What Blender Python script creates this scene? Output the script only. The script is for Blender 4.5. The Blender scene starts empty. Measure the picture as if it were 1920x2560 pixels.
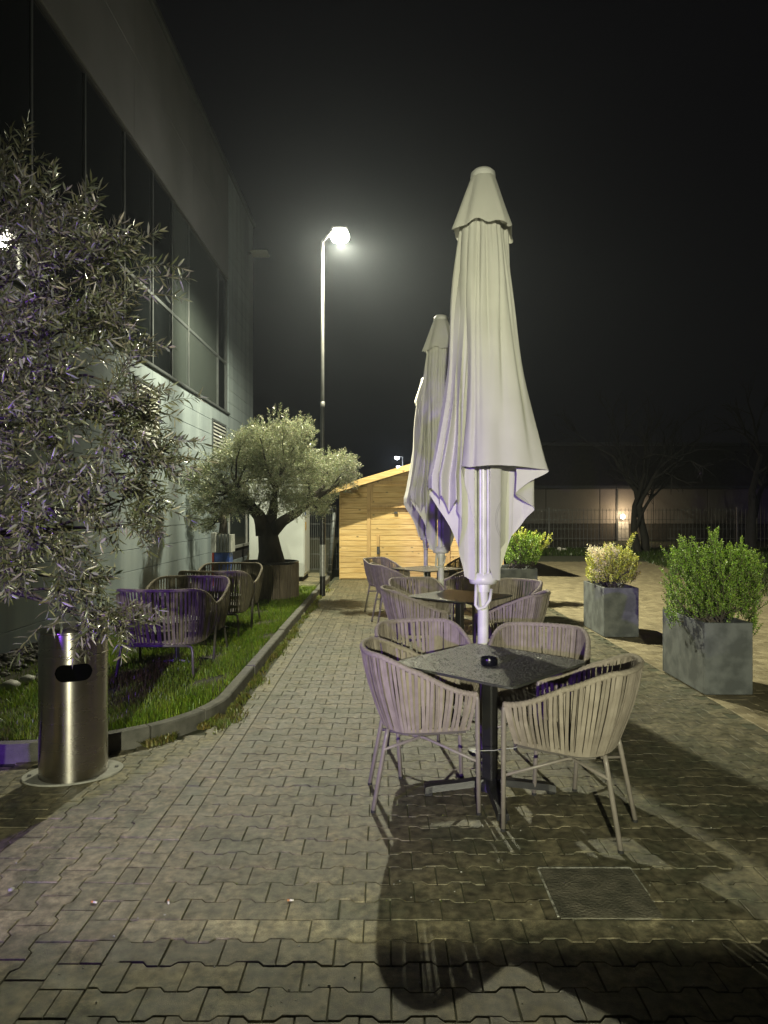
import bpy, bmesh, math, random
import numpy as np
from mathutils import Vector, Matrix
R = math.radians
rnd = random.Random(7)
nr = np.random.default_rng(11)
S = bpy.context.scene
COL = S.collection

# ------------------------------------------------------------------ camera
cam = bpy.data.cameras.new('camera')
cam.sensor_fit = 'VERTICAL'; cam.sensor_height = 36; cam.lens = 24.0
cam.clip_end = 600; cam.clip_start = 0.05
camo = bpy.data.objects.new('camera', cam); COL.objects.link(camo)
camo.location = (0, 0, 1.6); camo.rotation_euler = (R(90), 0, 0)
S.camera = camo
# ------------------------------------------------------------------ world / exposure
w = bpy.data.worlds.new('World'); S.world = w; w.use_nodes = True
nt = w.node_tree; bg = nt.nodes['Background']
sky = nt.nodes.new('ShaderNodeTexSky'); sky.sky_type = 'NISHITA'; sky.sun_disc = False
sky.sun_elevation = R(-4); sky.sun_rotation = R(200)
mx = nt.nodes.new('ShaderNodeMix'); mx.data_type = 'RGBA'; mx.inputs[0].default_value = 0.97
nt.links.new(sky.outputs[0], mx.inputs[6]); mx.inputs[7].default_value = (0.095, 0.090, 0.105, 1)
nt.links.new(mx.outputs[2], bg.inputs[0]); bg.inputs[1].default_value = 0.028
S.view_settings.view_transform = 'Standard'; S.view_settings.look = 'None'
S.view_settings.exposure = 0.0; S.view_settings.gamma = 1.0; S.view_settings.use_curve_mapping = False
S.render.engine = 'CYCLES'
S.cycles.use_denoising = True
S.cycles.max_bounces = 6; S.cycles.diffuse_bounces = 3; S.cycles.glossy_bounces = 3
S.cycles.transmission_bounces = 4; S.cycles.volume_bounces = 0
S.cycles.caustics_reflective = False; S.cycles.caustics_refractive = False
S.cycles.sample_clamp_indirect = 4

def light(kind, name, loc, power, color, aim=None, **kw):
    l = bpy.data.lights.new(name, kind); l.energy = power; l.color = color
    for k, v in kw.items(): setattr(l, k, v)
    o = bpy.data.objects.new(name, l); COL.objects.link(o); o.location = loc
    if aim is not None:
        o.rotation_euler = (Vector(aim) - Vector(loc)).to_track_quat('-Z', 'Y').to_euler()
    return o
# street lamp: the LED head throws its light downwards, a little of it spills up
LAMP = (-0.85, 13.0, 6.80)
sl0 = light('SPOT', 'street_lamp_light', (LAMP[0], LAMP[1], LAMP[2]-0.10), 3000, (1.0, 0.965, 0.68), None,
      spot_size=R(172), spot_blend=0.35, shadow_soft_size=0.06)
# road optic of the lamp head: little light back towards the house along the wall, more forward over the yard
def optic(o):
    l = o.data; l.use_nodes = True; n = l.node_tree.nodes; L = l.node_tree.links; em = n['Emission']
    tc = n.new('ShaderNodeTexCoord'); sp = n.new('ShaderNodeSeparateXYZ'); L.new(tc.outputs['Normal'], sp.inputs[0])
    def mr(src, a, b, c, d):
        k = n.new('ShaderNodeMapRange'); k.interpolation_type = 'SMOOTHSTEP'
        for i, v in zip((1, 2, 3, 4), (a, b, c, d)): k.inputs[i].default_value = v
        L.new(src, k.inputs[0]); return k.outputs[0]
    def mul(a, b, op='MULTIPLY'):
        k = n.new('ShaderNodeMath'); k.operation = op
        for i, v in enumerate((a, b)):
            if isinstance(v, (int, float)): k.inputs[i].default_value = v
            else: L.new(v, k.inputs[i])
        return k.outputs[0]
    back = mul(mr(sp.outputs[0], -.20, -.36, 0, 1), mr(sp.outputs[1], -.25, -.68, 0, 1))
    f = mul(mul(1.0, mul(back, .96), 'SUBTRACT'), mul(1.0, mul(mr(sp.outputs[0], .12, .5, 0, 1), 1.3), 'ADD'))
    L.new(f, em.inputs['Strength'])
optic(sl0)
light('POINT', 'street_lamp_spill', (LAMP[0], LAMP[1], LAMP[2]-0.11), 80, (1.0, 0.95, 0.80), shadow_soft_size=0.05)
# luminaire on the entrance behind the camera, and the violet lamp on the building at the left
light('SPOT', 'entrance_lamp_light', (-0.3, -5.0, 2.42), 3500, (1.0, 0.985, 0.70), (0.5, 5.0, 1.1),
      spot_size=R(44), spot_blend=0.8, shadow_soft_size=0.05)
light('SPOT', 'violet_lamp_light', (-5.6, -4.5, 2.30), 3000, (0.26, 0.08, 1.0), (-1.7, 3.6, 1.15),
      spot_size=R(29), spot_blend=0.7, shadow_soft_size=0.06)
# warm wall lamp on the hall at the back, far street lamps
light('POINT', 'wall_lamp_light', (13.2, 37.2, 1.45), 100, (1.0, 0.72, 0.42), shadow_soft_size=0.1)
light('POINT', 'far_lamp_light', (1.04, 59.8, 6.3), 150, (0.85, 0.92, 1.0), shadow_soft_size=0.15)
light('POINT', 'far_lamp_light', (1.5, 71.8, 6.2), 100, (0.85, 0.92, 1.0), shadow_soft_size=0.15)

# ------------------------------------------------------------------ materials
def mat(name, c1, c2=None, scale=8, rough=0.6, bump=0.0, bscale=60, metal=0.0, spec=0.5, coords='Object',
        stretch=None, detail=4, lo=0.35, hi=0.65, rough2=None, randv=0.0, tint=False, translucent=0.0, sheen=0.0, extra=None):
    m = bpy.data.materials.new(name); m.use_nodes = True
    n = m.node_tree.nodes; L = m.node_tree.links
    b = n['Principled BSDF']
    b.inputs['Roughness'].default_value = rough; b.inputs['Metallic'].default_value = metal
    b.inputs['Specular IOR Level'].default_value = spec
    if coords == 'World':
        g = n.new('ShaderNodeNewGeometry'); co = g.outputs['Position']
    else:
        t = n.new('ShaderNodeTexCoord'); co = t.outputs[coords]
    if stretch:
        mp = n.new('ShaderNodeMapping'); mp.inputs['Scale'].default_value = stretch
        L.new(co, mp.inputs[0]); co = mp.outputs[0]
    c2 = c2 or tuple(x * 0.75 for x in c1)
    nz = n.new('ShaderNodeTexNoise'); nz.inputs['Scale'].default_value = scale; nz.inputs['Detail'].default_value = detail
    L.new(co, nz.inputs[0])
    cr = n.new('ShaderNodeMapRange'); cr.inputs[1].default_value = lo; cr.inputs[2].default_value = hi
    L.new(nz.outputs[0], cr.inputs[0])
    mix = n.new('ShaderNodeMix'); mix.data_type = 'RGBA'
    mix.inputs[6].default_value = (*c1, 1); mix.inputs[7].default_value = (*c2, 1)
    L.new(cr.outputs[0], mix.inputs[0]); col = mix.outputs[2]
    if randv:
        oi = n.new('ShaderNodeObjectInfo'); mr = n.new('ShaderNodeMapRange')
        mr.inputs[3].default_value = 1 - randv; mr.inputs[4].default_value = 1 + randv
        L.new(oi.outputs['Random'], mr.inputs[0])
        v = n.new('ShaderNodeVectorMath'); v.operation = 'SCALE'; L.new(col, v.inputs[0]); L.new(mr.outputs[0], v.inputs[3]); col = v.outputs[0]
    if tint:
        a = n.new('ShaderNodeAttribute'); a.attribute_name = 'tint'
        v = n.new('ShaderNodeVectorMath'); v.operation = 'MULTIPLY'; L.new(col, v.inputs[0]); L.new(a.outputs['Color'], v.inputs[1]); col = v.outputs[0]
    if extra: col = extra(n, L, co, col)
    L.new(col, b.inputs['Base Color'])
    if rough2 is not None:
        rr = n.new('ShaderNodeMapRange'); rr.inputs[1].default_value = lo; rr.inputs[2].default_value = hi
        rr.inputs[3].default_value = rough; rr.inputs[4].default_value = rough2
        L.new(nz.outputs[0], rr.inputs[0]); L.new(rr.outputs[0], b.inputs['Roughness'])
    if bump:
        nb = n.new('ShaderNodeTexNoise'); nb.inputs['Scale'].default_value = bscale; nb.inputs['Detail'].default_value = 5
        L.new(co, nb.inputs[0])
        bp = n.new('ShaderNodeBump'); bp.inputs['Strength'].default_value = bump; bp.inputs['Distance'].default_value = 0.01
        L.new(nb.outputs[0], bp.inputs['Height']); L.new(bp.outputs[0], b.inputs['Normal'])
    if sheen: b.inputs['Sheen Weight'].default_value = sheen
    if translucent:
        tr = n.new('ShaderNodeBsdfTranslucent'); ms = n.new('ShaderNodeMixShader'); ms.inputs[0].default_value = translucent
        L.new(col, tr.inputs[0]); L.new(b.outputs[0], ms.inputs[1]); L.new(tr.outputs[0], ms.inputs[2])
        L.new(ms.outputs[0], n['Material Output'].inputs[0])
    return m
def emit(name, c, s):
    m = bpy.data.materials.new(name); m.use_nodes = True; b = m.node_tree.nodes['Principled BSDF']
    b.inputs['Base Color'].default_value = (0.8, 0.8, 0.8, 1)
    b.inputs['Emission Color'].default_value = (*c, 1); b.inputs['Emission Strength'].default_value = s
    return m
def moss(n, L, co, col):
    # moss and dark wear in world-sized patches
    a = n.new('ShaderNodeTexNoise'); a.inputs['Scale'].default_value = 1.7; a.inputs['Detail'].default_value = 9; a.inputs['Roughness'].default_value = 0.8
    L.new(co, a.inputs[0])
    r = n.new('ShaderNodeMapRange'); r.inputs[1].default_value = 0.48; r.inputs[2].default_value = 0.60; L.new(a.outputs[0], r.inputs[0])
    m = n.new('ShaderNodeMix'); m.data_type = 'RGBA'; L.new(r.outputs[0], m.inputs[0]); L.new(col, m.inputs[6]); m.inputs[7].default_value = (0.078, 0.080, 0.050, 1)
    v = n.new('ShaderNodeTexNoise'); v.inputs['Scale'].default_value = 420; v.inputs['Detail'].default_value = 1; L.new(co, v.inputs[0])
    r2 = n.new('ShaderNodeMapRange'); r2.inputs[1].default_value = 0.3; r2.inputs[2].default_value = 0.75; r2.inputs[3].default_value = 0.62; r2.inputs[4].default_value = 1.5
    L.new(v.outputs[0], r2.inputs[0])
    s = n.new('ShaderNodeVectorMath'); s.operation = 'SCALE'; L.new(m.outputs[2], s.inputs[0]); L.new(r2.outputs[0], s.inputs[3])
    b = n.new('ShaderNodeTexNoise'); b.inputs['Scale'].default_value = 24; b.inputs['Detail'].default_value = 6; L.new(co, b.inputs[0])
    r3 = n.new('ShaderNodeMapRange'); r3.inputs[1].default_value = 0.3; r3.inputs[2].default_value = 0.7; r3.inputs[3].default_value = 0.42; r3.inputs[4].default_value = 1.65
    L.new(b.outputs[0], r3.inputs[0])
    s2 = n.new('ShaderNodeVectorMath'); s2.operation = 'SCALE'; L.new(s.outputs[0], s2.inputs[0]); L.new(r3.outputs[0], s2.inputs[3])
    w_ = n.new('ShaderNodeTexVoronoi'); w_.inputs['Scale'].default_value = 55; L.new(co, w_.inputs[0])
    r4 = n.new('ShaderNodeMapRange'); r4.inputs[1].default_value = 0.07; r4.inputs[2].default_value = 0.10; r4.inputs[3].default_value = 1; r4.inputs[4].default_value = 0
    L.new(w_.outputs['Distance'], r4.inputs[0])
    w2 = n.new('ShaderNodeTexNoise'); w2.inputs['Scale'].default_value = 31; L.new(co, w2.inputs[0])
    r5 = n.new('ShaderNodeMapRange'); r5.inputs[1].default_value = 0.60; r5.inputs[2].default_value = 0.66; r5.inputs[3].default_value = 0; r5.inputs[4].default_value = .8; L.new(w2.outputs[0], r5.inputs[0])
    mm = n.new('ShaderNodeMath'); mm.operation = 'MULTIPLY'; L.new(r4.outputs[0], mm.inputs[0]); L.new(r5.outputs[0], mm.inputs[1])
    m2 = n.new('ShaderNodeMix'); m2.data_type = 'RGBA'; L.new(mm.outputs[0], m2.inputs[0]); L.new(s2.outputs[0], m2.inputs[6]); m2.inputs[7].default_value = (.5, .48, .4, 1)
    return m2.outputs[2]
PAVS = dict(scale=7, rough=0.62, rough2=0.42, bump=0.3, bscale=300, coords='World', randv=0.13, tint=True)
PAV = dict(scale=7, rough=0.62, rough2=0.38, bump=0.35, bscale=420, coords='World', randv=0.13, tint=True, extra=moss)
M = {}
M['paver'] = mat('paver_grey', (0.225, 0.198, 0.122), (0.125, 0.115, 0.074), **PAV)
M['paver_sand'] = mat('paver_sand', (0.33, 0.28, 0.175), (0.24, 0.20, 0.125), **PAVS)
M['bed'] = mat('joint_sand', (0.075, 0.075, 0.048), (0.05, 0.058, 0.03), scale=30, rough=0.9, coords='World')
M['slab'] = mat('slab', (0.15, 0.14, 0.105), (0.075, 0.074, 0.055), scale=12, rough=0.6, bump=0.7, bscale=90, coords='World')
M['salt'] = mat('pale_mortar', (0.5, 0.5, 0.44), (0.12, 0.12, 0.09), scale=40, rough=0.8, coords='World')
M['kerb'] = mat('kerb_concrete', (0.16, 0.155, 0.135), (0.10, 0.10, 0.085), scale=10, rough=0.75, bump=0.6, bscale=140, coords='World', randv=0.08)
M['soil'] = mat('soil', (0.05, 0.04, 0.025), (0.03, 0.035, 0.015), scale=14, rough=0.95, bump=1, bscale=40, coords='World')
M['ground'] = mat('dark_grass_ground', (0.035, 0.05, 0.018), (0.02, 0.03, 0.012), scale=2, rough=0.95, bump=1, bscale=12, coords='World')
def grassmat(name, a, b):
    return mat(name, a, b, scale=5, rough=0.38, coords='World', tint=True, translucent=0.25)
M['grass'] = grassmat('grass', (0.20, 0.31, 0.035), (0.12, 0.22, 0.022))
M['verge'] = grassmat('verge_grass', (0.05, 0.085, 0.02), (0.035, 0.06, 0.015))
M['weed'] = grassmat('weed', (0.17, 0.24, 0.05), (0.20, 0.19, 0.07))
M['strap'] = mat('taupe_strap', (0.30, 0.262, 0.215), (0.23, 0.198, 0.16), scale=18, rough=0.75, bump=0.35, bscale=500, randv=0.10)
M['strap_dark'] = mat('brown_strap', (0.17, 0.15, 0.10), (0.12, 0.105, 0.07), scale=18, rough=0.75, bump=0.3, bscale=500, randv=0.12)
M['rope'] = mat('rope', (0.33, 0.29, 0.235), (0.26, 0.225, 0.18), scale=60, rough=0.8, bump=0.5, bscale=300)
M['rope_dark'] = mat('rope_brown', (0.24, 0.21, 0.145), (0.18, 0.155, 0.11), scale=60, rough=0.8, bump=0.5, bscale=300)
M['tube'] = mat('taupe_metal', (0.23, 0.205, 0.18), (0.20, 0.18, 0.155), scale=30, rough=0.42)
M['tube_dark'] = mat('dark_metal_leg', (0.11, 0.10, 0.09), rough=0.4)
M['seat'] = mat('seat_weave', (0.10, 0.09, 0.08), rough=0.9)
M['black'] = mat('black_metal', (0.012, 0.012, 0.014), (0.02, 0.02, 0.02), rough=0.32, bump=0.15, bscale=200)
M['rubber'] = mat('rubber', (0.02, 0.02, 0.02), rough=0.8)
M['water'] = mat('water_drop', (0.06, 0.06, 0.055), rough=0.22, spec=1.0)
M['plastic'] = mat('black_gloss', (0.006, 0.006, 0.010), rough=0.12)
# wet table top: fine droplets
def tabletop():
    m = mat('wet_table_top', (0.05, 0.052, 0.045), (0.035, 0.036, 0.032), scale=9, rough=0.34)
    n = m.node_tree.nodes; L = m.node_tree.links; b = n['Principled BSDF']
    g = n.new('ShaderNodeNewGeometry')
    v = n.new('ShaderNodeTexVoronoi'); v.inputs['Scale'].default_value = 125; L.new(g.outputs['Position'], v.inputs[0])
    z = n.new('ShaderNodeTexNoise'); z.inputs['Scale'].default_value = 60; L.new(g.outputs['Position'], z.inputs[0])
    mr = n.new('ShaderNodeMapRange'); mr.inputs[1].default_value = 0.1; mr.inputs[2].default_value = 0.5; mr.inputs[3].default_value = 1; mr.inputs[4].default_value = 0
    L.new(v.outputs['Distance'], mr.inputs[0])
    mu = n.new('ShaderNodeMath'); mu.operation = 'MULTIPLY'; L.new(mr.outputs[0], mu.inputs[0]); L.new(z.outputs[0], mu.inputs[1])
    bp = n.new('ShaderNodeBump'); bp.inputs['Strength'].default_value = 1.0; bp.inputs['Distance'].default_value = 0.0045
    L.new(mu.outputs[0], bp.inputs['Height']); L.new(bp.outputs[0], b.inputs['Normal'])
    rg = n.new('ShaderNodeMapRange'); rg.inputs[1].default_value = 0.1; rg.inputs[2].default_value = 0.4; rg.inputs[3].default_value = 0.5; rg.inputs[4].default_value = 0.16
    L.new(mu.outputs[0], rg.inputs[0]); L.new(rg.outputs[0], b.inputs['Roughness'])
    b.inputs['Coat Weight'].default_value = 0.3; b.inputs['Coat Roughness'].default_value = 0.15
    L.new(bp.outputs[0], b.inputs['Coat Normal'])
    return m
M['tabletop'] = tabletop()
def ring_logo(n, L, co, col):
    # faint round print on the cloth: two rings at x=.19, z=1.52
    s = n.new('ShaderNodeSeparateXYZ'); t = n.new('ShaderNodeTexCoord'); L.new(t.outputs['Object'], s.inputs[0])
    def ma(op, a, b=None):
        k = n.new('ShaderNodeMath'); k.operation = op
        for i, x in enumerate((a, b)):
            if x is None: continue
            if isinstance(x, (int, float)): k.inputs[i].default_value = x
            else: L.new(x, k.inputs[i])
        return k.outputs[0]
    dx = ma('SUBTRACT', s.outputs[0], 0.20); dz = ma('MULTIPLY', ma('SUBTRACT', s.outputs[2], 1.55), 0.8)
    d = ma('SQRT', ma('ADD', ma('MULTIPLY', dx, dx), ma('MULTIPLY', dz, dz)))
    r1 = ma('LESS_THAN', ma('ABSOLUTE', ma('SUBTRACT', d, 0.13)), 0.0022); r2 = ma('LESS_THAN', ma('ABSOLUTE', ma('SUBTRACT', d, 0.120)), 0.0022)
    k = ma('MULTIPLY', ma('ADD', r1, r2), ma('MULTIPLY', ma('LESS_THAN', s.outputs[2], 1.86), ma('LESS_THAN', s.outputs[1], 0.0)))
    f = ma('SUBTRACT', 1.0, ma('MULTIPLY', k, 0.3))
    v = n.new('ShaderNodeVectorMath'); v.operation = 'SCALE'; L.new(col, v.inputs[0]); L.new(f, v.inputs[3])
    return v.outputs[0]
M['cloth'] = mat('umbrella_cloth', (0.66, 0.655, 0.60), (0.58, 0.575, 0.52), scale=2.5, rough=0.85, bump=0.25, bscale=14, translucent=0.16, sheen=0.15, extra=ring_logo)
M['white'] = mat('white_metal', (0.72, 0.72, 0.68), rough=0.4)
M['steel'] = mat('brushed_steel', (0.52, 0.49, 0.44), (0.42, 0.40, 0.36), scale=3, rough=0.25, rough2=0.30, metal=1.0, stretch=(1, 1, 3))
b_ = M['steel'].node_tree.nodes['Principled BSDF']; b_.inputs['Anisotropic'].default_value = 0.8; b_.inputs['Anisotropic Rotation'].default_value = 0.25
tg_ = M['steel'].node_tree.nodes.new('ShaderNodeTangent'); tg_.direction_type = 'RADIAL'; tg_.axis = 'Z'
M['steel'].node_tree.links.new(tg_.outputs[0], b_.inputs['Tangent'])
M['dark'] = mat('dark_hole', (0.002, 0.002, 0.002), rough=1.0, spec=0.0)
M['plate'] = mat('galvanised_plate', (0.42, 0.42, 0.38), (0.3, 0.3, 0.27), scale=20, rough=0.6)
M['panel'] = mat('wall_panel', (0.29, 0.34, 0.36), (0.19, 0.23, 0.25), scale=1.0, rough=0.55, coords='World', stretch=(1, 2.2, 0.25), randv=0.04, detail=5, bump=0.08, bscale=40)
M['panel_dark'] = mat('fascia_panel', (0.165, 0.17, 0.175), (0.135, 0.14, 0.145), scale=1.0, rough=0.6, coords='World')
M['wallcore'] = mat('wall_core', (0.05, 0.05, 0.05), rough=0.8)
M['frame'] = mat('grey_window_frame', (0.085, 0.095, 0.10), rough=0.45)
M['wframe'] = mat('pale_window_frame', (0.45, 0.46, 0.44), rough=0.5)
M['glass'] = mat('window_glass', (0.010, 0.012, 0.013), rough=0.04, spec=0.9)
M['lighter_glass'] = mat('window_glass_lighter', (0.055, 0.065, 0.062), (0.045, 0.055, 0.055), scale=0.6, rough=0.06, spec=0.9)  # window glass with a lighter base colour
M['concrete_pot'] = mat('slate_planter', (0.15, 0.162, 0.165), (0.085, 0.093, 0.096), scale=7, rough=0.62, bump=0.25, bscale=30, detail=7, lo=0.4, hi=0.6)
def wood(name, c1, c2, rv=0.12):
    return mat(name, c1, c2, scale=3.0, rough=0.6, coords='World', stretch=(1.2, 1.2, 16), randv=rv, bump=0.3, bscale=14, detail=6)
def knots(n, L, co, col):
    g = n.new('ShaderNodeNewGeometry'); mp = n.new('ShaderNodeMapping'); mp.inputs['Scale'].default_value = (4.2, 1, 7.5)
    L.new(g.outputs['Position'], mp.inputs[0])
    v = n.new('ShaderNodeTexVoronoi'); v.inputs['Scale'].default_value = 1.0; v.inputs['Randomness'].default_value = 1; L.new(mp.outputs[0], v.inputs[0])
    r = n.new('ShaderNodeMapRange'); r.inputs[1].default_value = 0.05; r.inputs[2].default_value = 0.17; r.inputs[3].default_value = 0.25; r.inputs[4].default_value = 1
    L.new(v.outputs['Distance'], r.inputs[0])
    s = n.new('ShaderNodeVectorMath'); s.operation = 'SCALE'; L.new(col, s.inputs[0]); L.new(r.outputs[0], s.inputs[3]); return s.outputs[0]
M['pine'] = mat('pine_board', (0.76, 0.55, 0.25), (0.54, 0.34, 0.12), scale=2.6, rough=0.55, coords='World', stretch=(1.0, 1.0, 18), randv=0.10, bump=0.25, bscale=10, detail=6, extra=knots)
M['pine_trim'] = mat('pine_trim', (0.60, 0.40, 0.18), (0.5, 0.32, 0.13), scale=4, rough=0.6, coords='World', stretch=(8, 1, 1))
M['roof'] = mat('roofing_felt', (0.04, 0.04, 0.04), rough=0.9)
M['planks'] = mat('planter_plank', (0.21, 0.17, 0.12), (0.12, 0.095, 0.068), scale=5, rough=0.7, coords='World', stretch=(12, 12, 0.8), randv=0.2, bump=0.4, bscale=20)
M['bark'] = mat('olive_bark', (0.065, 0.055, 0.042), (0.03, 0.026, 0.02), scale=9, rough=0.9, bump=1.0, bscale=26, stretch=(1, 1, 0.35))
M['bark_dark'] = mat('dark_bark', (0.022, 0.02, 0.016), rough=0.9)
M['bark_grey'] = mat('grey_bark', (0.10, 0.085, 0.065), (0.05, 0.045, 0.035), scale=6, rough=0.9, coords='World')
M['twig'] = mat('twig', (0.09, 0.085, 0.045), rough=0.8)
def leafmat(name, top, under, rough=0.35, tr=0.15):
    m = bpy.data.materials.new(name); m.use_nodes = True; n = m.node_tree.nodes; L = m.node_tree.links; b = n['Principled BSDF']
    g = n.new('ShaderNodeNewGeometry'); mix = n.new('ShaderNodeMix'); mix.data_type = 'RGBA'
    mix.inputs[6].default_value = (*top, 1); mix.inputs[7].default_value = (*under, 1); L.new(g.outputs['Backfacing'], mix.inputs[0])
    a = n.new('ShaderNodeAttribute'); a.attribute_name = 'tint'
    v = n.new('ShaderNodeVectorMath'); v.operation = 'MULTIPLY'; L.new(mix.outputs[2], v.inputs[0]); L.new(a.outputs['Color'], v.inputs[1])
    L.new(v.outputs[0], b.inputs['Base Color']); b.inputs['Roughness'].default_value = rough; b.inputs['Specular IOR Level'].default_value = 0.5
    t = n.new('ShaderNodeBsdfTranslucent'); L.new(v.outputs[0], t.inputs[0]); ms = n.new('ShaderNodeMixShader'); ms.inputs[0].default_value = tr
    L.new(b.outputs[0], ms.inputs[1]); L.new(t.outputs[0], ms.inputs[2]); L.new(ms.outputs[0], n['Material Output'].inputs[0])
    return m
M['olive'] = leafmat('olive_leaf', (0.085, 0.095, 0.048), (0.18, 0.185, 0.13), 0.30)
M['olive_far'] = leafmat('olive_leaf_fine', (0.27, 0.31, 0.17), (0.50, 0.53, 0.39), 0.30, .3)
M['box_leaf'] = leafmat('green_shrub_leaf', (0.17, 0.32, 0.045), (0.20, 0.33, 0.07), 0.45, .2)
M['yellow_leaf'] = leafmat('yellow_green_leaf', (0.52, 0.56, 0.10), (0.5, 0.54, 0.16), 0.45, .2)
M['blossom'] = leafmat('cream_blossom', (0.85, 0.80, 0.58), (0.85, 0.80, 0.58), 0.6, .3)
M['cabinet'] = mat('cabinet_white', (0.66, 0.70, 0.70), (0.62, 0.66, 0.66), scale=2, rough=0.5)
M['yellow'] = mat('yellow_sticker', (0.7, 0.42, 0.04), rough=0.5)
M['blue'] = mat('blue_plastic', (0.03, 0.08, 0.35), rough=0.45)
M['red'] = mat('red_plastic', (0.45, 0.04, 0.02), rough=0.45)
M['reflect'] = mat('reflective_band', (0.55, 0.56, 0.55), (0.4, 0.4, 0.4), scale=20, rough=0.35, metal=0.3)
M['galv'] = mat('pole_grey', (0.13, 0.13, 0.13), rough=0.5)
M['fence'] = mat('fence_wire', (0.14, 0.15, 0.145), rough=0.5)
M['leafdry'] = leafmat('dry_leaf', (.12, .09, .04), (.2, .17, .09))
M['hall'] = mat('hall_wall', (0.26, 0.25, 0.23), (0.21, 0.2, 0.19), scale=0.5, rough=0.8, coords='World')
M['hall_dark'] = mat('hall_base', (0.07, 0.065, 0.055), rough=0.8)
M['stone'] = mat('river_stone', (0.17, 0.16, 0.14), (0.07, 0.07, 0.065), scale=9, rough=0.6, coords='World')
M['paper'] = mat('cigarette_paper', (0.75, 0.72, 0.66), rough=0.7)
M['filter'] = mat('cigarette_filter', (0.6, 0.27, 0.09), rough=0.7)
M['blocker'] = mat('blocker_wall', (0.05, 0.05, 0.05), rough=0.8)  # dark, so the added wall behind the camera bounces little light
M['lamp_glow'] = emit('lamp_glow', (1.0, 0.95, 0.75), 90)
M['white_glow'] = emit('entrance_glow', (1.0, 0.92, 0.75), 12)
M['violet_glow'] = emit('violet_glow', (0.35, 0.12, 1.0), 14)
M['far_glow'] = emit('far_glow', (0.85, 0.93, 1.0), 22)
M['warm_glow'] = emit('warm_glow', (1.0, 0.78, 0.5), 16)

# ------------------------------------------------------------------ builders
def new_mesh(name, verts, faces, m=None, smooth=False, tint=None):
    me = bpy.data.meshes.new(name); me.from_pydata([tuple(v) for v in verts], [], [tuple(f) for f in faces])
    if m: me.materials.append(m)
    if smooth: me.polygons.foreach_set('use_smooth', [True] * len(me.polygons))
    if tint is not None: set_tint(me, tint)
    me.update(); return me
def set_tint(me, tint):
    a = me.attributes.new('tint', 'FLOAT_COLOR', 'POINT'); nv = len(me.vertices)
    arr = np.ones((nv, 4), np.float32)
    t = np.asarray(tint, np.float32)
    arr[:, :3] = t if t.ndim else float(t)
    a.data.foreach_set('color', arr.ravel())
def big_mesh(name, V, F, m, smooth=False, tint=None):
    """V (n,3), F (k,q) numpy"""
    me = bpy.data.meshes.new(name); V = np.asarray(V, np.float32); F = np.asarray(F, np.int32); q = F.shape[1]
    me.vertices.add(len(V)); me.vertices.foreach_set('co', V.ravel())
    me.loops.add(F.size); me.loops.foreach_set('vertex_index', F.ravel())
    me.polygons.add(len(F)); me.polygons.foreach_set('loop_start', np.arange(0, F.size, q, dtype=np.int32))
    if smooth: me.polygons.foreach_set('use_smooth', np.ones(len(F), bool))
    me.materials.append(m); me.update(calc_edges=True); me.validate()
    if tint is not None: set_tint(me, tint)
    return me
def obj(name, me, parent=None, loc=None, rz=None):
    o = bpy.data.objects.new(name, me); COL.objects.link(o)
    if parent is not None: o.parent = parent
    if loc is not None: o.location = loc
    if rz is not None: o.rotation_euler = (0, 0, rz)
    return o
def tag(o, label=None, cat=None, group=None, kind=None):
    if label: o['label'] = label
    if cat: o['category'] = cat
    if group: o['group'] = group
    if kind: o['kind'] = kind
    return o
def thing(name, label, cat, loc=(0, 0, 0), rz=0, group=None):
    return tag(obj(name, None, None, loc, rz), label, cat, group)
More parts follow.
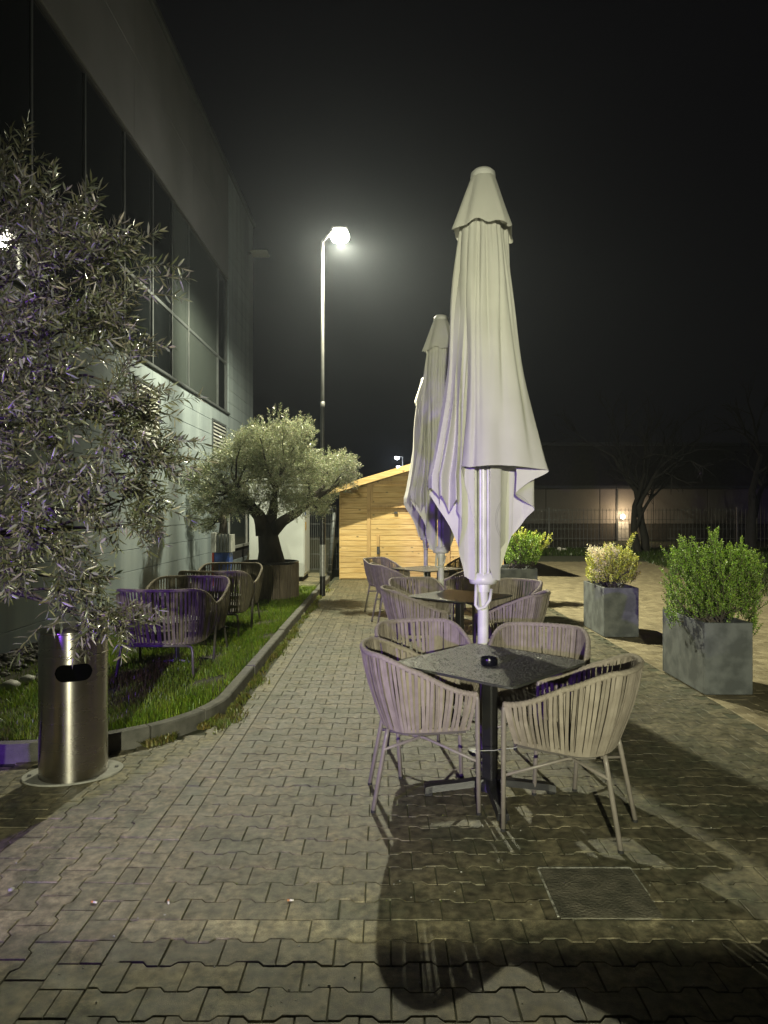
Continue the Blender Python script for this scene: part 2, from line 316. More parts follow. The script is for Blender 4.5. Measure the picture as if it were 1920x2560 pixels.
class MB:
    def __init__(s): s.v = []; s.f = []; s.n = 0
    def add(s, v, f):
        s.v += [tuple(x) for x in v]; s.f += [tuple(i + s.n for i in q) for q in f]; s.n += len(v); return s
    def box(s, x0, x1, y0, y1, z0, z1, bev=0.0):
        b = min(bev, (x1-x0)*.45, (y1-y0)*.45, (z1-z0)*.45)
        if b <= 0:
            return s.add([(x, y, z) for z in (z0, z1) for y in (y0, y1) for x in (x0, x1)],
                         [(0,2,3,1), (4,5,7,6), (0,1,5,4), (2,6,7,3), (0,4,6,2), (1,3,7,5)])
        bm = bmesh.new(); bmesh.ops.create_cube(bm, size=1)
        for v in bm.verts: v.co = Vector(((x0+x1)/2 + v.co.x*(x1-x0), (y0+y1)/2 + v.co.y*(y1-y0), (z0+z1)/2 + v.co.z*(z1-z0)))
        bmesh.ops.bevel(bm, geom=bm.edges[:], offset=b, segments=1, affect='EDGES')
        bm.verts.index_update()
        s.add([v.co[:] for v in bm.verts], [[v.index for v in f.verts] for f in bm.faces]); bm.free(); return s
    def tube(s, pts, rad, n=8, cap=True):
        pts = [Vector(p) for p in pts]; rad = rad if isinstance(rad, (list, tuple)) else [rad] * len(pts)
        t0 = (pts[1] - pts[0]).normalized(); u = t0.orthogonal().normalized(); V = []; F = []
        for i, p in enumerate(pts):
            a = pts[max(i-1, 0)]; b = pts[min(i+1, len(pts)-1)]; t = (b - a).normalized()
            u = (u - t * u.dot(t)).normalized(); w_ = t.cross(u)
            for k in range(n):
                an = 2*math.pi*k/n; V.append(p + (u*math.cos(an) + w_*math.sin(an)) * rad[i])
        for i in range(len(pts)-1):
            for k in range(n):
                a = i*n+k; b = i*n+(k+1) % n; F.append((a, b, b+n, a+n))
        if cap: F.append(tuple(range(n))[::-1]); F.append(tuple(range((len(pts)-1)*n, len(pts)*n)))
        return s.add(V, F)
    def lathe(s, prof, n=32, c=(0, 0), capt=False, capb=False):
        V = []; F = []
        for (r, z) in prof:
            for k in range(n):
                a = 2*math.pi*k/n; V.append((c[0]+r*math.cos(a), c[1]+r*math.sin(a), z))
        for i in range(len(prof)-1):
            for k in range(n):
                a = i*n+k; b = i*n+(k+1) % n; F.append((a, b, b+n, a+n))
        if capb: F.append(tuple(range(n))[::-1])
        if capt: F.append(tuple(range((len(prof)-1)*n, len(prof)*n)))
        return s.add(V, F)
    def mesh(s, name, m, smooth=False): return new_mesh(name, s.v, s.f, m, smooth)
    def obj(s, name, m, parent=None, smooth=False, loc=None, rz=None): return obj(name, s.mesh(name, m, smooth), parent, loc, rz)
def P(px, py, D):
    """picture direction (photo at 1659 px wide) and distance -> place in the world"""
    return Vector(((px-829.5)/1475*D, D, 1.6-(py-1106)/1475*D))
def kids(o): return [c for c in bpy.data.objects if c.parent == o]
def copy_tree(root, loc, rz, label, kidmap):
    r = root.copy(); COL.objects.link(r); r.location = loc; r.rotation_euler = (0, 0, rz); r['label'] = label
    for ch, subs in kidmap:
        c = ch.copy(); COL.objects.link(c); c.parent = r
        for g in subs:
            d = g.copy(); COL.objects.link(d); d.parent = c
    return r
def kmap(root):
    allo = list(bpy.data.objects); ch = [o for o in allo if o.parent == root]
    return [(c, [g for g in allo if g.parent == c]) for c in ch]

# ------------------------------------------------------------------ ground
def sheet(name, x0, x1, y0, y1, z, m): return tag(MB().add([(x0,y0,z),(x1,y0,z),(x1,y1,z),(x0,y1,z)], [(0,1,2,3)]).obj(name, m), kind='structure')
sheet('ground', -150, 200, -30, 280, -0.03, M['ground'])
pave = sheet('pavement', -7.5, 10.5, -6, 25.0, -0.008, M['bed'])
# --- lawn outline (outer edge of the kerb)
CX, CY, CR = -2.5, 5.6, 1.25
def in_bed(x, y, mrg=0.0):
    if x > -1.25 + mrg or y < CY - CR - mrg: return False
    if y > CY or x < CX: return True
    return (x-CX)**2 + (y-CY)**2 < (CR+mrg)**2
# --- interlocking pavers
L_, W_ = 0.205, 0.131
def stone_outline(L, W, a=0.011, top=True, bot=True, g=0.0014):
    xs = [-.5, -.30, -.20, .20, .30, .5]; hs = [1, 1, -1, -1, 1, 1]
    t = [(x*(L-2*g), W/2-g + (a*h if top else 0)) for x, h in zip(xs, hs)]
    b = [(x*(L-2*g), -(W/2-g) - (a*h if bot else 0)) for x, h in zip(xs, hs)]
    if not top: t = [t[0], t[-1]]
    if not bot: b = [b[0], b[-1]]
    return b + t[::-1]
def stone_geo(out, ch=0.0035, dep=0.007, z=0.0):
    o = np.array(out, float); n = len(o)
    def inset(w):
        R_ = []
        for k in range(n):
            a = o[k]-o[k-1]; b = o[(k+1) % n]-o[k]; a = a/np.linalg.norm(a); b = b/np.linalg.norm(b)
            na = np.array([-a[1], a[0]]); nb = np.array([-b[1], b[0]]); m = na+nb; R_.append(o[k]+m/np.dot(m, m)*2*w)
        return R_
    V = [(x, y, z-dep) for x, y in o] + [(x, y, z-0.0012) for x, y in inset(ch*.4)] + [(x, y, z) for x, y in inset(ch)]
    F = []
    for k in range(n):
        j = (k+1) % n
        F += [(k, j, n+j, n+k), (n+k, n+j, 2*n+j, 2*n+k)]
    F.append(tuple(range(2*n, 3*n)))
    return np.array(V), F
SH = {'full': stone_geo(stone_outline(L_, W_)), 'topflat': stone_geo(stone_outline(L_, W_, top=False)), 'botflat': stone_geo(stone_outline(L_, W_, bot=False)),
      'rect': stone_geo([(-.0785, -.064), (.0785, -.064), (.0785, .064), (-.0785, .064)]), 'half': stone_geo([(-.0385, -.064), (.0385, -.064), (.0385, .064), (-.0385, .064)]), 'end': stone_geo([(-.050, -.055), (-.02, -.055), (0.0, -.075), (.0, -.075), (.050, -.075), (.050, .075), (.0, .075), (-.02, .055), (-.050, .055)][:2]+[(.0, -.075), (.050, -.075), (.050, .075), (.0, .075), (-.050, .055)]),
      'big': stone_geo([(-.2, -.18), (.2, -.18), (.2, .18), (-.2, .18)], 0.006)}
stones = []   # (x, y, rot, shape, sand?, tint)
def slab_at(x, y): return 0.76 < x < 1.04 and 2.70 < y < 3.04
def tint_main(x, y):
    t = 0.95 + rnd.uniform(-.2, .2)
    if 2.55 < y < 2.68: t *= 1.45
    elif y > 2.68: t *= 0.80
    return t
Y0 = 2.68
for k in range(-12, 108):
    y = Y0 + (k+.5)*W_
    if k == -1: shp = 'topflat'
    elif k == 0: shp = 'botflat'
    else: shp = 'full'
    off = (k % 2) * L_/2
    for i in range(-1, 19):
        x = -1.0 + off + (i+.5)*L_
        if x < -1.0+.05 or x > 2.8-.05:
            if abs(x+1.0) < .02: stones.append((-.949, y, 0, 'end', 0, tint_main(x, y)))
            continue
        if slab_at(x, y): continue
        if -1.1 < x < 3.2 and y > 16.3: continue
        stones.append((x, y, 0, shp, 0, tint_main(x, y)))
    # border band between the two fields
    for bx in (-1.08, 2.88):
        if bx < 0 and y > 16: continue
        if k % 2: stones.append((bx, y, 0, 'rect', bx > 0, rnd.uniform(.8, 1.12)))
        else: stones += [(bx-.04, y, 0, 'half', bx > 0, rnd.uniform(.8, 1.1)), (bx+.04, y, 0, 'half', bx > 0, rnd.uniform(.8, 1.1))]
# rotated fields left and right
for side in (-1, 1):
    for c in range(0, 46 if side < 0 else 52):
        x = (-1.16 - (c+.5)*W_) if side < 0 else (2.96 + (c+.5)*W_)
        for j in range(0, 108 if side > 0 else 22):
            y = 0.9 + (c % 2)*L_/2 + (j+.5)*L_
            if side < 0 and (in_bed(x, y, 0.07) or y > 6): continue
            if side > 0 and (y < 2 or y > 22 or x > 0.62*y+1): continue
            stones.append((x, y, math.pi/2, 'full' if c else ('botflat' if side < 0 else 'topflat'), side > 0, rnd.uniform(.82, 1.15)*(1.2 if side < 0 else 1)))
# narrow strip between band and kerb further on
def infront(x, y): return y > 2.05 and abs(x) < 0.585*y
vis = sorted([s for s in stones if infront(s[0], s[1])], key=lambda s: s[1] + 0.25*abs(s[0]))
near = vis[:296]; nearset = set(id(s) for s in near)
smesh = {}
for (x, y, r, shp, sand, t) in near:
    key = (shp, sand, round(t*9)/9)
    if key not in smesh:
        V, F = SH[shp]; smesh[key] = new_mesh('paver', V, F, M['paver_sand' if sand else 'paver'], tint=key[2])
    o = obj('paver', smesh[key], pave, (x+rnd.uniform(-.001, .001), y+rnd.uniform(-.001, .001), rnd.uniform(-.0026, .0016)), r)
    o.rotation_euler = (rnd.uniform(-.011, .011), rnd.uniform(-.011, .011), r + rnd.uniform(-.007, .007))
for sand in (0, 1):
    Vs = []; Fs = []; T = []; n0 = 0
    for s in stones:
        if id(s) in nearset or s[4] != sand: continue
        if abs(s[0]) > 0.75*s[1] + 1.6: continue
        V, F = SH[s[3]]; c, sn = math.cos(s[2]), math.sin(s[2])
        tx, ty = rnd.uniform(-.006, .006), rnd.uniform(-.006, .006); dz = rnd.uniform(-.0012, .0012)
        W = np.c_[V[:,0]*c - V[:,1]*sn + s[0], V[:,0]*sn + V[:,1]*c + s[1], V[:,2] + V[:,0]*tx + V[:,1]*ty + dz]
        Vs.append(W); Fs += [tuple(i+n0 for i in f) for f in F]; n0 += len(V); T += [s[5]]*len(V)
    me = bpy.data.meshes.new('pavers'); me.from_pydata(np.concatenate(Vs).tolist(), [], Fs)
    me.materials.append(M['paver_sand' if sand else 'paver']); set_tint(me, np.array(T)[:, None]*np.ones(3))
    tag(obj('paver_field', me, pave), kind='stuff')
# square cover slab in the terrace
sv, sf = stone_geo([(-.205, -.19), (.205, -.19), (.205, .19), (-.205, .19)], .004, .012, .0035)
cs = obj('cover_slab', new_mesh('cover_slab', sv, sf, M['slab']), pave, (0.90, 2.875, -0.001))
MB().box(.686, .694, 2.70, 3.066, -.006, .002).box(.694, 1.106, 3.064, 3.074, -.006, 0.0025).box(1.106, 1.111, 2.80, 3.074, -.006, .0015).obj('slab_joint', M['salt'], pave)

# --- lawn bed, kerb
pts = [(-4.0, CY-CR+.05), (CX, CY-CR+.05)] + [(CX+(CR-.05)*math.sin(a), CY-(CR-.05)*math.cos(a)) for a in np.linspace(0.1, math.pi/2, 10)] + [(-1.30, 13.7), (-4.0, 13.7)]
mb = MB(); mb.add([(x, y, 0.085) for x, y in pts], [tuple(range(len(pts)))]); lawn = tag(mb.obj('lawn', M['soil']), kind='structure')
mb = MB(); mb.add([(x, y, 0.085) for x, y in [(-8, CY-CR+.05), (-4.0, CY-CR+.05), (-4.0, 5.5), (-8, 5.5)]], [(0,1,2,3)])
kerb = tag(obj('kerb', None), kind='structure')
def kerb_piece(path, j=0):
    # path: centre line points; profile width .09, height .12 with chamfered top edge
    V = []; F = []; pr = [(-.045, -.03), (-.045, .108), (-.036, .118), (.036, .118), (.045, .106), (.045, -.03)]
    for i, p in enumerate(path):
        a = Vector(path[max(0, i-1)]); b = Vector(path[min(len(path)-1, i+1)]); t = (b-a).normalized(); nx, ny = t.y, -t.x
        for (u, z) in pr: V.append((p[0]+nx*u, p[1]+ny*u, z))
    k = len(pr)
    for i in range(len(path)-1):
        for q in range(k):
            a = i*k+q; b = i*k+(q+1) % k; F.append((a, b, b+k, a+k))
    F.append(tuple(range(k))); F.append(tuple(range((len(path)-1)*k, len(path)*k))[::-1])
    o = obj('kerbstone', new_mesh('kerbstone', V, F, M['kerb']), kerb, (rnd.uniform(-.006, .006), 0, rnd.uniform(-.006, .004)))
rc = CR-.045
for x in np.arange(-7.0, CX-.01, .75): kerb_piece([(x+.004, CY-rc), (x+.746, CY-rc)])
A = np.linspace(0, math.pi/2, 5)
for a, b in zip(A[:-1], A[1:]): kerb_piece([(CX+rc*math.sin(q), CY-rc*math.cos(q)) for q in np.linspace(a+.004, b-.004, 6)])
y = CY
while y < 16.0:
    l = 1.0 if y < 10 else .5
    kerb_piece([(CX+rc, y+.004), (CX+rc, y+l-.004)]); y += l
# slab path behind the lawn
sl = tag(MB().add([(-4.0,13.7,.07),(-1.30,13.7,.07),(-1.30,17.2,.07),(-4.0,17.2,.07)], [(0,1,2,3)]).obj('path', M['bed']), kind='structure')
for i in range(6):
    for j in range(8):
        x = -3.75+.4*i+.15; yy = 13.95+.42*j
        if x < -1.4: obj('slab', new_mesh('slab', *SH['big'], M['paver'], tint=1.25) if 'slabm' not in M else M['slabm'], sl, (x, yy, .082))
# ------------------------------------------------------------------ grass and weeds
def blades(n, pos_fn, hmin, hmax, wid, name, m, parent=None, lean=.9):
    P0 = np.array([pos_fn() for _ in range(n)]); n = len(P0)
    h = nr.uniform(hmin, hmax, n); az = nr.uniform(0, 2*math.pi, n); ln = nr.uniform(.1, lean, n)*h
    s = np.c_[np.cos(az+1.57), np.sin(az+1.57), np.zeros(n)] * (wid/2 * nr.uniform(.7, 1.3, n))[:, None]
    d = np.c_[np.cos(az)*ln, np.sin(az)*ln, h]
    mid = P0 + d*np.array([.35, .35, .6]); tip = P0 + d
    V = np.stack([P0-s, P0+s, mid+s*.8, mid-s*.8, tip], 1).reshape(-1, 3)
    i = np.arange(n)[:, None]*5
    F = np.concatenate([i+np.array([[0, 1, 2]]), i+np.array([[0, 2, 3]]), i+np.array([[3, 2, 4]])])
    t = np.repeat(nr.uniform(.6, 1.45, n)[:, None]*np.c_[nr.uniform(.85, 1.35, n), np.ones(n), nr.uniform(.7, 1.2, n)], 5, 0)
    o = obj(name, big_mesh(name, V, F, m, tint=t), parent); return o
def lawn_pos():
    while True:
        y = 4.5 + 9.2*rnd.random()**1.25; x = -3.75 + 2.42*rnd.random()**0.8
        if in_bed(x, y, -.10):
            if math.sin(x*7.3+y*2.1)+math.sin(y*5.7-x*3.3)+math.sin(x*13.1-y*9.7)*.7 > rnd.uniform(.7, 1.9): continue
            if x < -3.3 and rnd.random() < .75: continue
            if (x+2.0)**2 + (y-12)**2 < .2: continue
            return (x, y, .08)
g = blades(70000, lawn_pos, .02, .085, .0055, 'grass', M['grass']); tag(g, 'short green lawn grass in the bed inside the kerb', 'grass', kind='stuff')
def weed_pos():
    while True:
        if rnd.random() < .75:
            y = 4.9 + 10*rnd.random(); c = math.sin(y*5.1)+math.sin(y*2.3+1)+.6*math.sin(y*11)
            if c < .25 and rnd.random() < .85: continue
            x = -1.24 + abs(rnd.gauss(0, .03+.02*max(0, c)))
        else:
            a = rnd.uniform(.5, 1.57); 
            if math.sin(a*17) < 0: continue
            rr = CR+abs(rnd.gauss(0, .03)); x = CX+rr*math.sin(a); y = CY-rr*math.cos(a)
        return (x, y, -.006)
g = blades(6000, weed_pos, .008, .06, .012, 'weeds', M['weed'], lean=1.3); tag(g, 'yellow green weeds sprouting in the joint along the kerb', 'weeds', kind='stuff')
def joint_pos():
    k = rnd.randint(0, 30); y = Y0 + k*W_ + rnd.uniform(-.006, .006); x = rnd.uniform(-1.0, 2.6)
    if math.sin(x*3.1+k*1.7)+math.sin(x*1.3+k) < .9: return (x, -20, -.02)
    return (x, y, -.008)
g = blades(2600, joint_pos, .004, .012, .006, 'moss', M['weed'], lean=1.2); tag(g, 'tiny moss and grass in the paver joints of the terrace', 'moss', kind='stuff')
# grass verge behind the paved yard
def verge_pos():
    y = 22 + 7*rnd.random(); x = -2 + 26*rnd.random()
    if y < 25 and x < 9.6-(y-22)*.4: return (x, 25+rnd.random()*4, -.03)
    return (x, y, -.03)
g = blades(26000, verge_pos, .06, .20, .03, 'verge_grass', M['verge']); tag(g, 'rough grass verge beyond the paved yard', 'grass', kind='stuff')
def verge2():
    y = 9+14*rnd.random(); x = 7.2 + 5*rnd.random() + max(0, (y-14))*.15
    return (x, y, -.01)
g = blades(14000, verge2, .05, .16, .02, 'verge_grass', M['verge']); tag(g, 'dark grass edge at the right side of the yard', 'grass', kind='stuff')
# river stones along the wall
def rocks(n, fn, rmin, rmax, name, m, parent=None):
    ico = bmesh.new(); bmesh.ops.create_icosphere(ico, subdivisions=1, radius=1); ico.verts.index_update()
    IV = np.array([v.co[:] for v in ico.verts]); IF = np.array([[v.index for v in f.verts] for f in ico.faces]); ico.free()
    Vs = []; Fs = []
    for k in range(n):
        p = fn(); r = rnd.uniform(rmin, rmax); a = rnd.uniform(0, 6.3); c, s_ = math.cos(a), math.sin(a)
        V = IV * (1+nr.uniform(-.12, .12, (len(IV), 1))) * np.array([r*rnd.uniform(.9, 1.5), r, r*.6])
        Vs.append(np.c_[V[:,0]*c-V[:,1]*s_+p[0], V[:,0]*s_+V[:,1]*c+p[1], V[:,2]+p[2]]); Fs.append(IF+k*len(IV))
    return obj(name, big_mesh(name, np.concatenate(Vs), np.concatenate(Fs), m, smooth=True), parent)
g = rocks(1100, lambda: (-3.98+.5*rnd.random()**1.2, 4.5+8.5*rnd.random(), .09+rnd.uniform(0, .03)), .018, .042, 'gravel', M['stone']); tag(g, 'rounded dark stones in the strip along the wall', 'gravel', kind='stuff')
g = rocks(4, lambda: (-3.35+.3*rnd.random(), 5.6+.8*rnd.random(), .12), .06, .10, 'pale_stones', M['plate']); tag(g, 'few larger pale stones lying beside the gravel strip', 'stones', kind='stuff')

# ------------------------------------------------------------------ building at the left
bd = thing('building', 'tall grey panelled building with a dark band of windows along the left side', 'building', (-4, 0, 0))
B = (-4.0, 0, 0)
def bobj(mb, name, m, parent=None):  # geometry given in world coordinates
    o = mb.obj(name, m, parent or bd)
    if parent is None: o.location = (4.0, 0, 0)
    return o
mb = MB().box(-9, -4.30, 1.0, 20.8, -.03, 4.08).box(-9, -4.30, 1.0, 20.8, 7.55, 10.3).box(-9, -4.03, 17.55, 20.85, -.03, .62).box(-9, -4.03, 17.55, 20.85, 1.86, 10.3).box(-9, -5.5, 1.0, 20.8, 4.0, 7.8).box(-4.3, -4.03, 1.0, 17.55, -.03, 4.08).box(-4.3, -4.03, 1.0, 17.55, 7.55, 10.3).box(-9, -4.3, 17.55, 20.8, .5, 2)
bobj(mb, 'wall_core', M['wallcore'])
H_ = .342
cuts = [1.0, 2.8, 5.8, 8.8, 11.8, 14.8, 17.55]
for a, b in zip(cuts[:-1], cuts[1:]):
    for r_ in range(12):
        if b <= 2.9 and r_ % 1: continue
        bobj(MB().box(-4.028, -4.0+rnd.uniform(-.0015, .0015), a+.004, b-.004, r_*H_-.02+.004, (r_+1)*H_-.02-.004, .003), 'wall_panel', M['panel'])
z = -.02; k = 0
while z < 10.3:
    z1 = z+H_
    if not (z1 > .66 and z < 1.85 ):
        bobj(MB().box(-4.028, -4.0, 17.558, 20.86, z+.004, min(z1, 10.3)-.004, .003), 'wall_panel', M['panel'])
    z = z1; k += 1
for i, a in enumerate(np.arange(1.0, 17.5, 3.31)):
    for zz in (7.58, 8.94):
        bobj(MB().box(-4.028, -4.0, a+.004, min(a+3.306, 17.55), zz, zz+1.352, .003), 'fascia_panel', M['panel_dark'])
bobj(MB().box(-4.3, -3.93, 1.0, 20.9, 10.3, 10.42, .01), 'roof_edge', M['frame'])
bobj(MB().box(-4.3, -3.945, 1.0, 17.545, 4.088, 4.135, .005), 'window_sill', M['frame'])
bobj(MB().box(-4.3, -4.1, 1.0, 17.545, 7.50, 7.575, .004), 'window_head', M['frame'])
bobj(MB().box(-4.3, -4.03, 17.45, 17.545, 4.14, 7.50, .004), 'window_jamb', M['frame'])
mull = [16.6, 14.1, 13.0, 11.9, 10.6, 9.2, 7.8, 6.4, 5.0, 3.6, 2.2]
ed = [17.45] + mull + [1.0]
for i in range(len(ed)-1):
    a, b = ed[i+1], ed[i]
    gm = M['lighter_glass'] if i in (1, 2) else M['glass']
    win = bobj(MB().box(-4.075, -4.03, a, a+.045, 4.14, 7.52, .003), 'window_frame', M['frame'])
    MB().box(-4.07, -4.035, a+.045, b, 5.37, 5.43, .003).obj('transom', M['frame'], win)
    MB().add([(-4.055, a+.04, 4.13), (-4.055, b+.01, 4.13), (-4.055, b+.01, 5.38), (-4.055, a+.04, 5.38)], [(0,1,2,3)]).obj('pane', gm, win)
    tl = .021 if a == 6.4 else rnd.uniform(-.004, .004)
    MB().add([(-4.055-tl/2, a+.04, 5.42), (-4.055+tl/2, b+.01, 5.42), (-4.055+tl/2, b+.01, 7.54), (-4.055-tl/2, a+.04, 7.54)], [(0,1,2,3)]).obj('pane', gm, win)
# low window in the end section
lw = bobj(MB().box(-4.03, -3.985, 17.6, 20.8, .62, .70, .004).box(-4.03, -3.985, 17.6, 20.8, 1.80, 1.86, .004).box(-4.03, -3.985, 17.6, 17.68, .70, 1.80).box(-4.03, -3.985, 20.72, 20.8, .70, 1.80).box(-4.03, -3.985, 19.9, 19.96, .70, 1.80), 'low_window', M['wframe'])
for (a, b) in ((17.68, 19.9), (19.96, 20.72)):
    MB().add([(-4.015, a, .70), (-4.015, b, .70), (-4.015, b, 1.8), (-4.015, a, 1.8)], [(0,1,2,3)]).obj('pane', M['lighter_glass'], lw)
# louvred vents
for (a, b, z0, z1) in ((15.85, 17.2, 2.72, 3.78), (10.9, 12.1, 2.72, 3.78)):
    lv = bobj(MB().box(-4.0, -3.97, a, a+.05, z0, z1).box(-4.0, -3.97, b-.05, b, z0, z1).box(-4.0, -3.97, a+.05, b-.05, z0, z0+.05).box(-4.0, -3.97, a+.05, b-.05, z1-.05, z1).box(-4.0, -3.995, a+.05, b-.05, z0+.05, z1-.05), 'louvre', M['frame'])
    zz = z0+.09
    while zz < z1-.08:
        MB().add([(-3.994, a+.05, zz+.05), (-3.994, b-.05, zz+.05), (-3.965, b-.05, zz), (-3.965, a+.05, zz), (-3.994, a+.05, zz+.056), (-3.994, b-.05, zz+.056), (-3.965, b-.05, zz+.006), (-3.965, a+.05, zz+.006)],
                 [(0,1,2,3), (4,7,6,5), (3,2,6,7), (0,4,5,1)]).obj('slat', M['wframe'], lv)
        zz += .085
# flat unlit luminaire by the corner
fl = thing('floodlight', 'small flat unlit luminaire on the corner of the grey building', 'light fixture', (-3.6, 20.0, 9.15))
MB().box(-.28, .22, -.25, .25, 0, .05, .02).obj('housing', M['plate'], fl)
MB().box(-.42, -.28, -.03, .03, 0.01, .05).obj('bracket', M['frame'], fl)

# ------------------------------------------------------------------ hut
hut = thing('wooden_hut', 'pine plank market hut with a sloping roof at the end of the path', 'hut', (-1.06, 16.2, 0))
HW, HH = 3.9, 2.15
def roofz(x): return 2.10 + .30*min(x, HW-x)
bh = .128
z = .02; frame = [(.66, .74, .03, 1.62), (.66, .74, 1.66, 2.36), (2.55, 2.63, .03, 2.4)]
z = .03
while z < roofz(HW/2):
    z1 = z + bh - .004
    segs = [(0.02, .655), (.745, 2.545), (2.635, HW-.02)]
    for (a, b) in segs:
        # clip by roof slope
        lo_a = a
        def clipx(zz): return max(0, (zz-2.08)/.30)
        c = clipx(z1-.0)
        a2, b2 = max(a, c), min(b, HW-c)
        if b2-a2 < .08: continue
        t = rnd.uniform(0, .003)
        mb = MB(); y0 = -t
        mb.add([(a2, y0-.004, z), (b2, y0-.004, z), (b2, y0, z1-.012), (a2, y0, z1-.012), (b2, y0+.008, z1), (a2, y0+.008, z1), (a2, .02, z), (b2, .02, z), (b2, .02, z1), (a2, .02, z1)],
               [(0,1,2,3), (3,2,4,5), (0,6,7,1), (5,4,8,9)])
        mb.obj('plank', M['pine'], hut)
    z += bh
# gable filler, side and back walls, roof
gv = [(0, .03, 0), (HW, .03, 0), (HW, .03, 2.10), (HW/2, .03, 2.10+.30*HW/2), (0, .03, 2.10)]
MB().add([(x, y, z) for x, y, z in gv], [(0,1,2,3,4)]).obj('gable_wall', M['pine_trim'], hut)
MB().box(0, .03, .0, 2.4, .0, 2.08).obj('side_wall', M['pine'], hut)
MB().box(HW-.03, HW, .0, 2.4, .0, 2.08).obj('side_wall', M['pine'], hut)
for s in (0, 1):
    x0, x1 = (-.25, HW/2) if s == 0 else (HW+.25, HW/2)
    za, zb = 2.13-.30*.25, 2.13+.30*HW/2
    v = [(x0, -.48, za), (x1, -.48, zb), (x1, 2.7, zb), (x0, 2.7, za)]
    v += [(x, y, z+.05) for x, y, z in v]
    f = [(0,3,2,1), (4,5,6,7), (0,1,5,4), (1,2,6,5), (2,3,7,6), (3,0,4,7)]
    MB().add(v, f).obj('roof', M['roof'], hut)
    v = [(x0, -.505, za-.07), (x1, -.505, zb-.07), (x1, -.482, zb-.07), (x0, -.482, za-.07)]
    v += [(x, y, z+.15) for x, y, z in v]
    MB().add(v, f).obj('barge_board', M['pine'], hut)
for i, (a, b, c, d) in enumerate(frame):
    MB().box(a, b, -.022, 0.0, c, d, .004).obj('batten', M['pine_trim'], hut)
MB().box(.745, 2.545, -.024, -.006, 1.615, 1.66, .004).obj('rail', M['pine_trim'], hut)
MB().box(.745, 2.545, -.075, -.006, 1.70, 1.725, .004).box(.76, 2.5, -.06, -.04, 1.725, 1.76).obj('counter_ledge', M['pine_trim'], hut)
MB().box(.80, 2.5, -.020, -.006, 2.26, 2.30, .004).box(.745, .80, -.020, -.006, 1.80, 2.30, .003).obj('shutter_frame', M['pine_trim'], hut)
for hx in (.92, 2.42):
    h = MB().box(hx-.035, hx+.035, -.05, -.012, .78, 1.06, .006).obj('handle', M['pine_trim'], hut)
    MB().box(hx-.03, hx+.04, -.06, -.010, .60, .779, .006).obj('latch', M['black'], h)
MB().box(1.3, 1.38, -.05, -.018, 1.56, 1.61).obj('bolt', M['black'], hut)
lp = thing('leaning_post', 'thin dark post leaning against the left corner of the wooden hut', 'post', (-1.26, 15.9, 0))
MB().tube([(-.02, 0, 0), (.10, .1, 1.68)], .045, 10).obj('pole', M['frame'], lp, True)
mb = MB(); [mb.lathe([(.046, .2+.17*i), (.052, .2+.17*i), (.052, .215+.17*i), (.046, .215+.17*i)], 10, (-.01+.0121*i, .01+.01*i)) for i in range(8)]; mb.obj('ring', M['galv'], lp)

# ------------------------------------------------------------------ switch cabinet, fence behind it
cb = thing('switch_cabinet', 'tall white electrical cabinet behind the large olive tree', 'cabinet', (-2.95, 14.9, .08))
MB().box(0, 1.2, 0, 1.15, .10, 2.2, .012).obj('body', M['cabinet'], cb)
MB().box(.03, 1.17, .03, 1.12, 0, .10).obj('plinth', M['rubber'], cb)
MB().box(1.2, 1.212, .07, 1.08, .17, 2.13, .005).obj('door', M['cabinet'], cb)
MB().box(-.03, 1.23, -.03, 1.18, 2.2, 2.25, .012).obj('roof_cap', M['cabinet'], cb)
MB().box(1.212, 1.214, .16, .36, 1.12, 1.30).obj('sticker', M['yellow'], cb)
MB().box(1.212, 1.23, .10, .15, 1.45, 1.62, .004).obj('handle', M['blue'], cb)
def mesh_fence(name, label, p0, p1, h, step, z=0.0, wire=.004, posts=2.5, group=None):
    t = thing(name, label, 'fence', (p0[0], p0[1], z), math.atan2(p1[1]-p0[1], p1[0]-p0[0]), group)
    Ln = math.hypot(p1[0]-p0[0], p1[1]-p0[1]); n = max(1, round(Ln/posts)); W = Ln/n
    mb = MB(); x = .04
    while x < W-.03: mb.box(x-wire, x+wire, -wire, wire, .05, h); x += step
    for zz in np.arange(.08, h, .4): mb.box(.02, W-.02, wire, wire*3, zz-wire*1.5, zz+wire*1.5)
    pm = mb.mesh('mesh_panel', M['fence']); pp = MB().box(-.03, .03, -.03, .03, 0, h+.06).mesh('post', M['galv'])
    for i in range(n):
        tag(obj('mesh_panel', pm, t, (i*W, 0, 0)), kind='stuff'); obj('post', pp, t, (i*W, 0, 0))
    obj('post', pp, t, (Ln, 0, 0)); return t
mesh_fence('mesh_fence', 'grey wire mesh fence between the white cabinet and the wooden hut', (-3.4, 18.2), (-1.15, 18.2), 1.75, .055)
mesh_fence('mesh_fence', 'long wire mesh fence across the back of the yard', (3.0, 29.0), (27.0, 29.0), 1.75, .16, wire=.006, posts=4.0)
hd = thing('hedge_bank', 'brown earth bank with dark cover behind the mesh fence at the hut', 'bank', (-2.3, 20.5, 0))
MB().add([(-2.2, -1.2, 0), (2.2, -1.2, 0), (2.2, .5, .75), (-2.2, .5, .75), (2.2, 1.5, .8), (-2.2, 1.5, .8)], [(0,1,2,3), (3,2,4,5)]).obj('slope', M['soil'], hd)

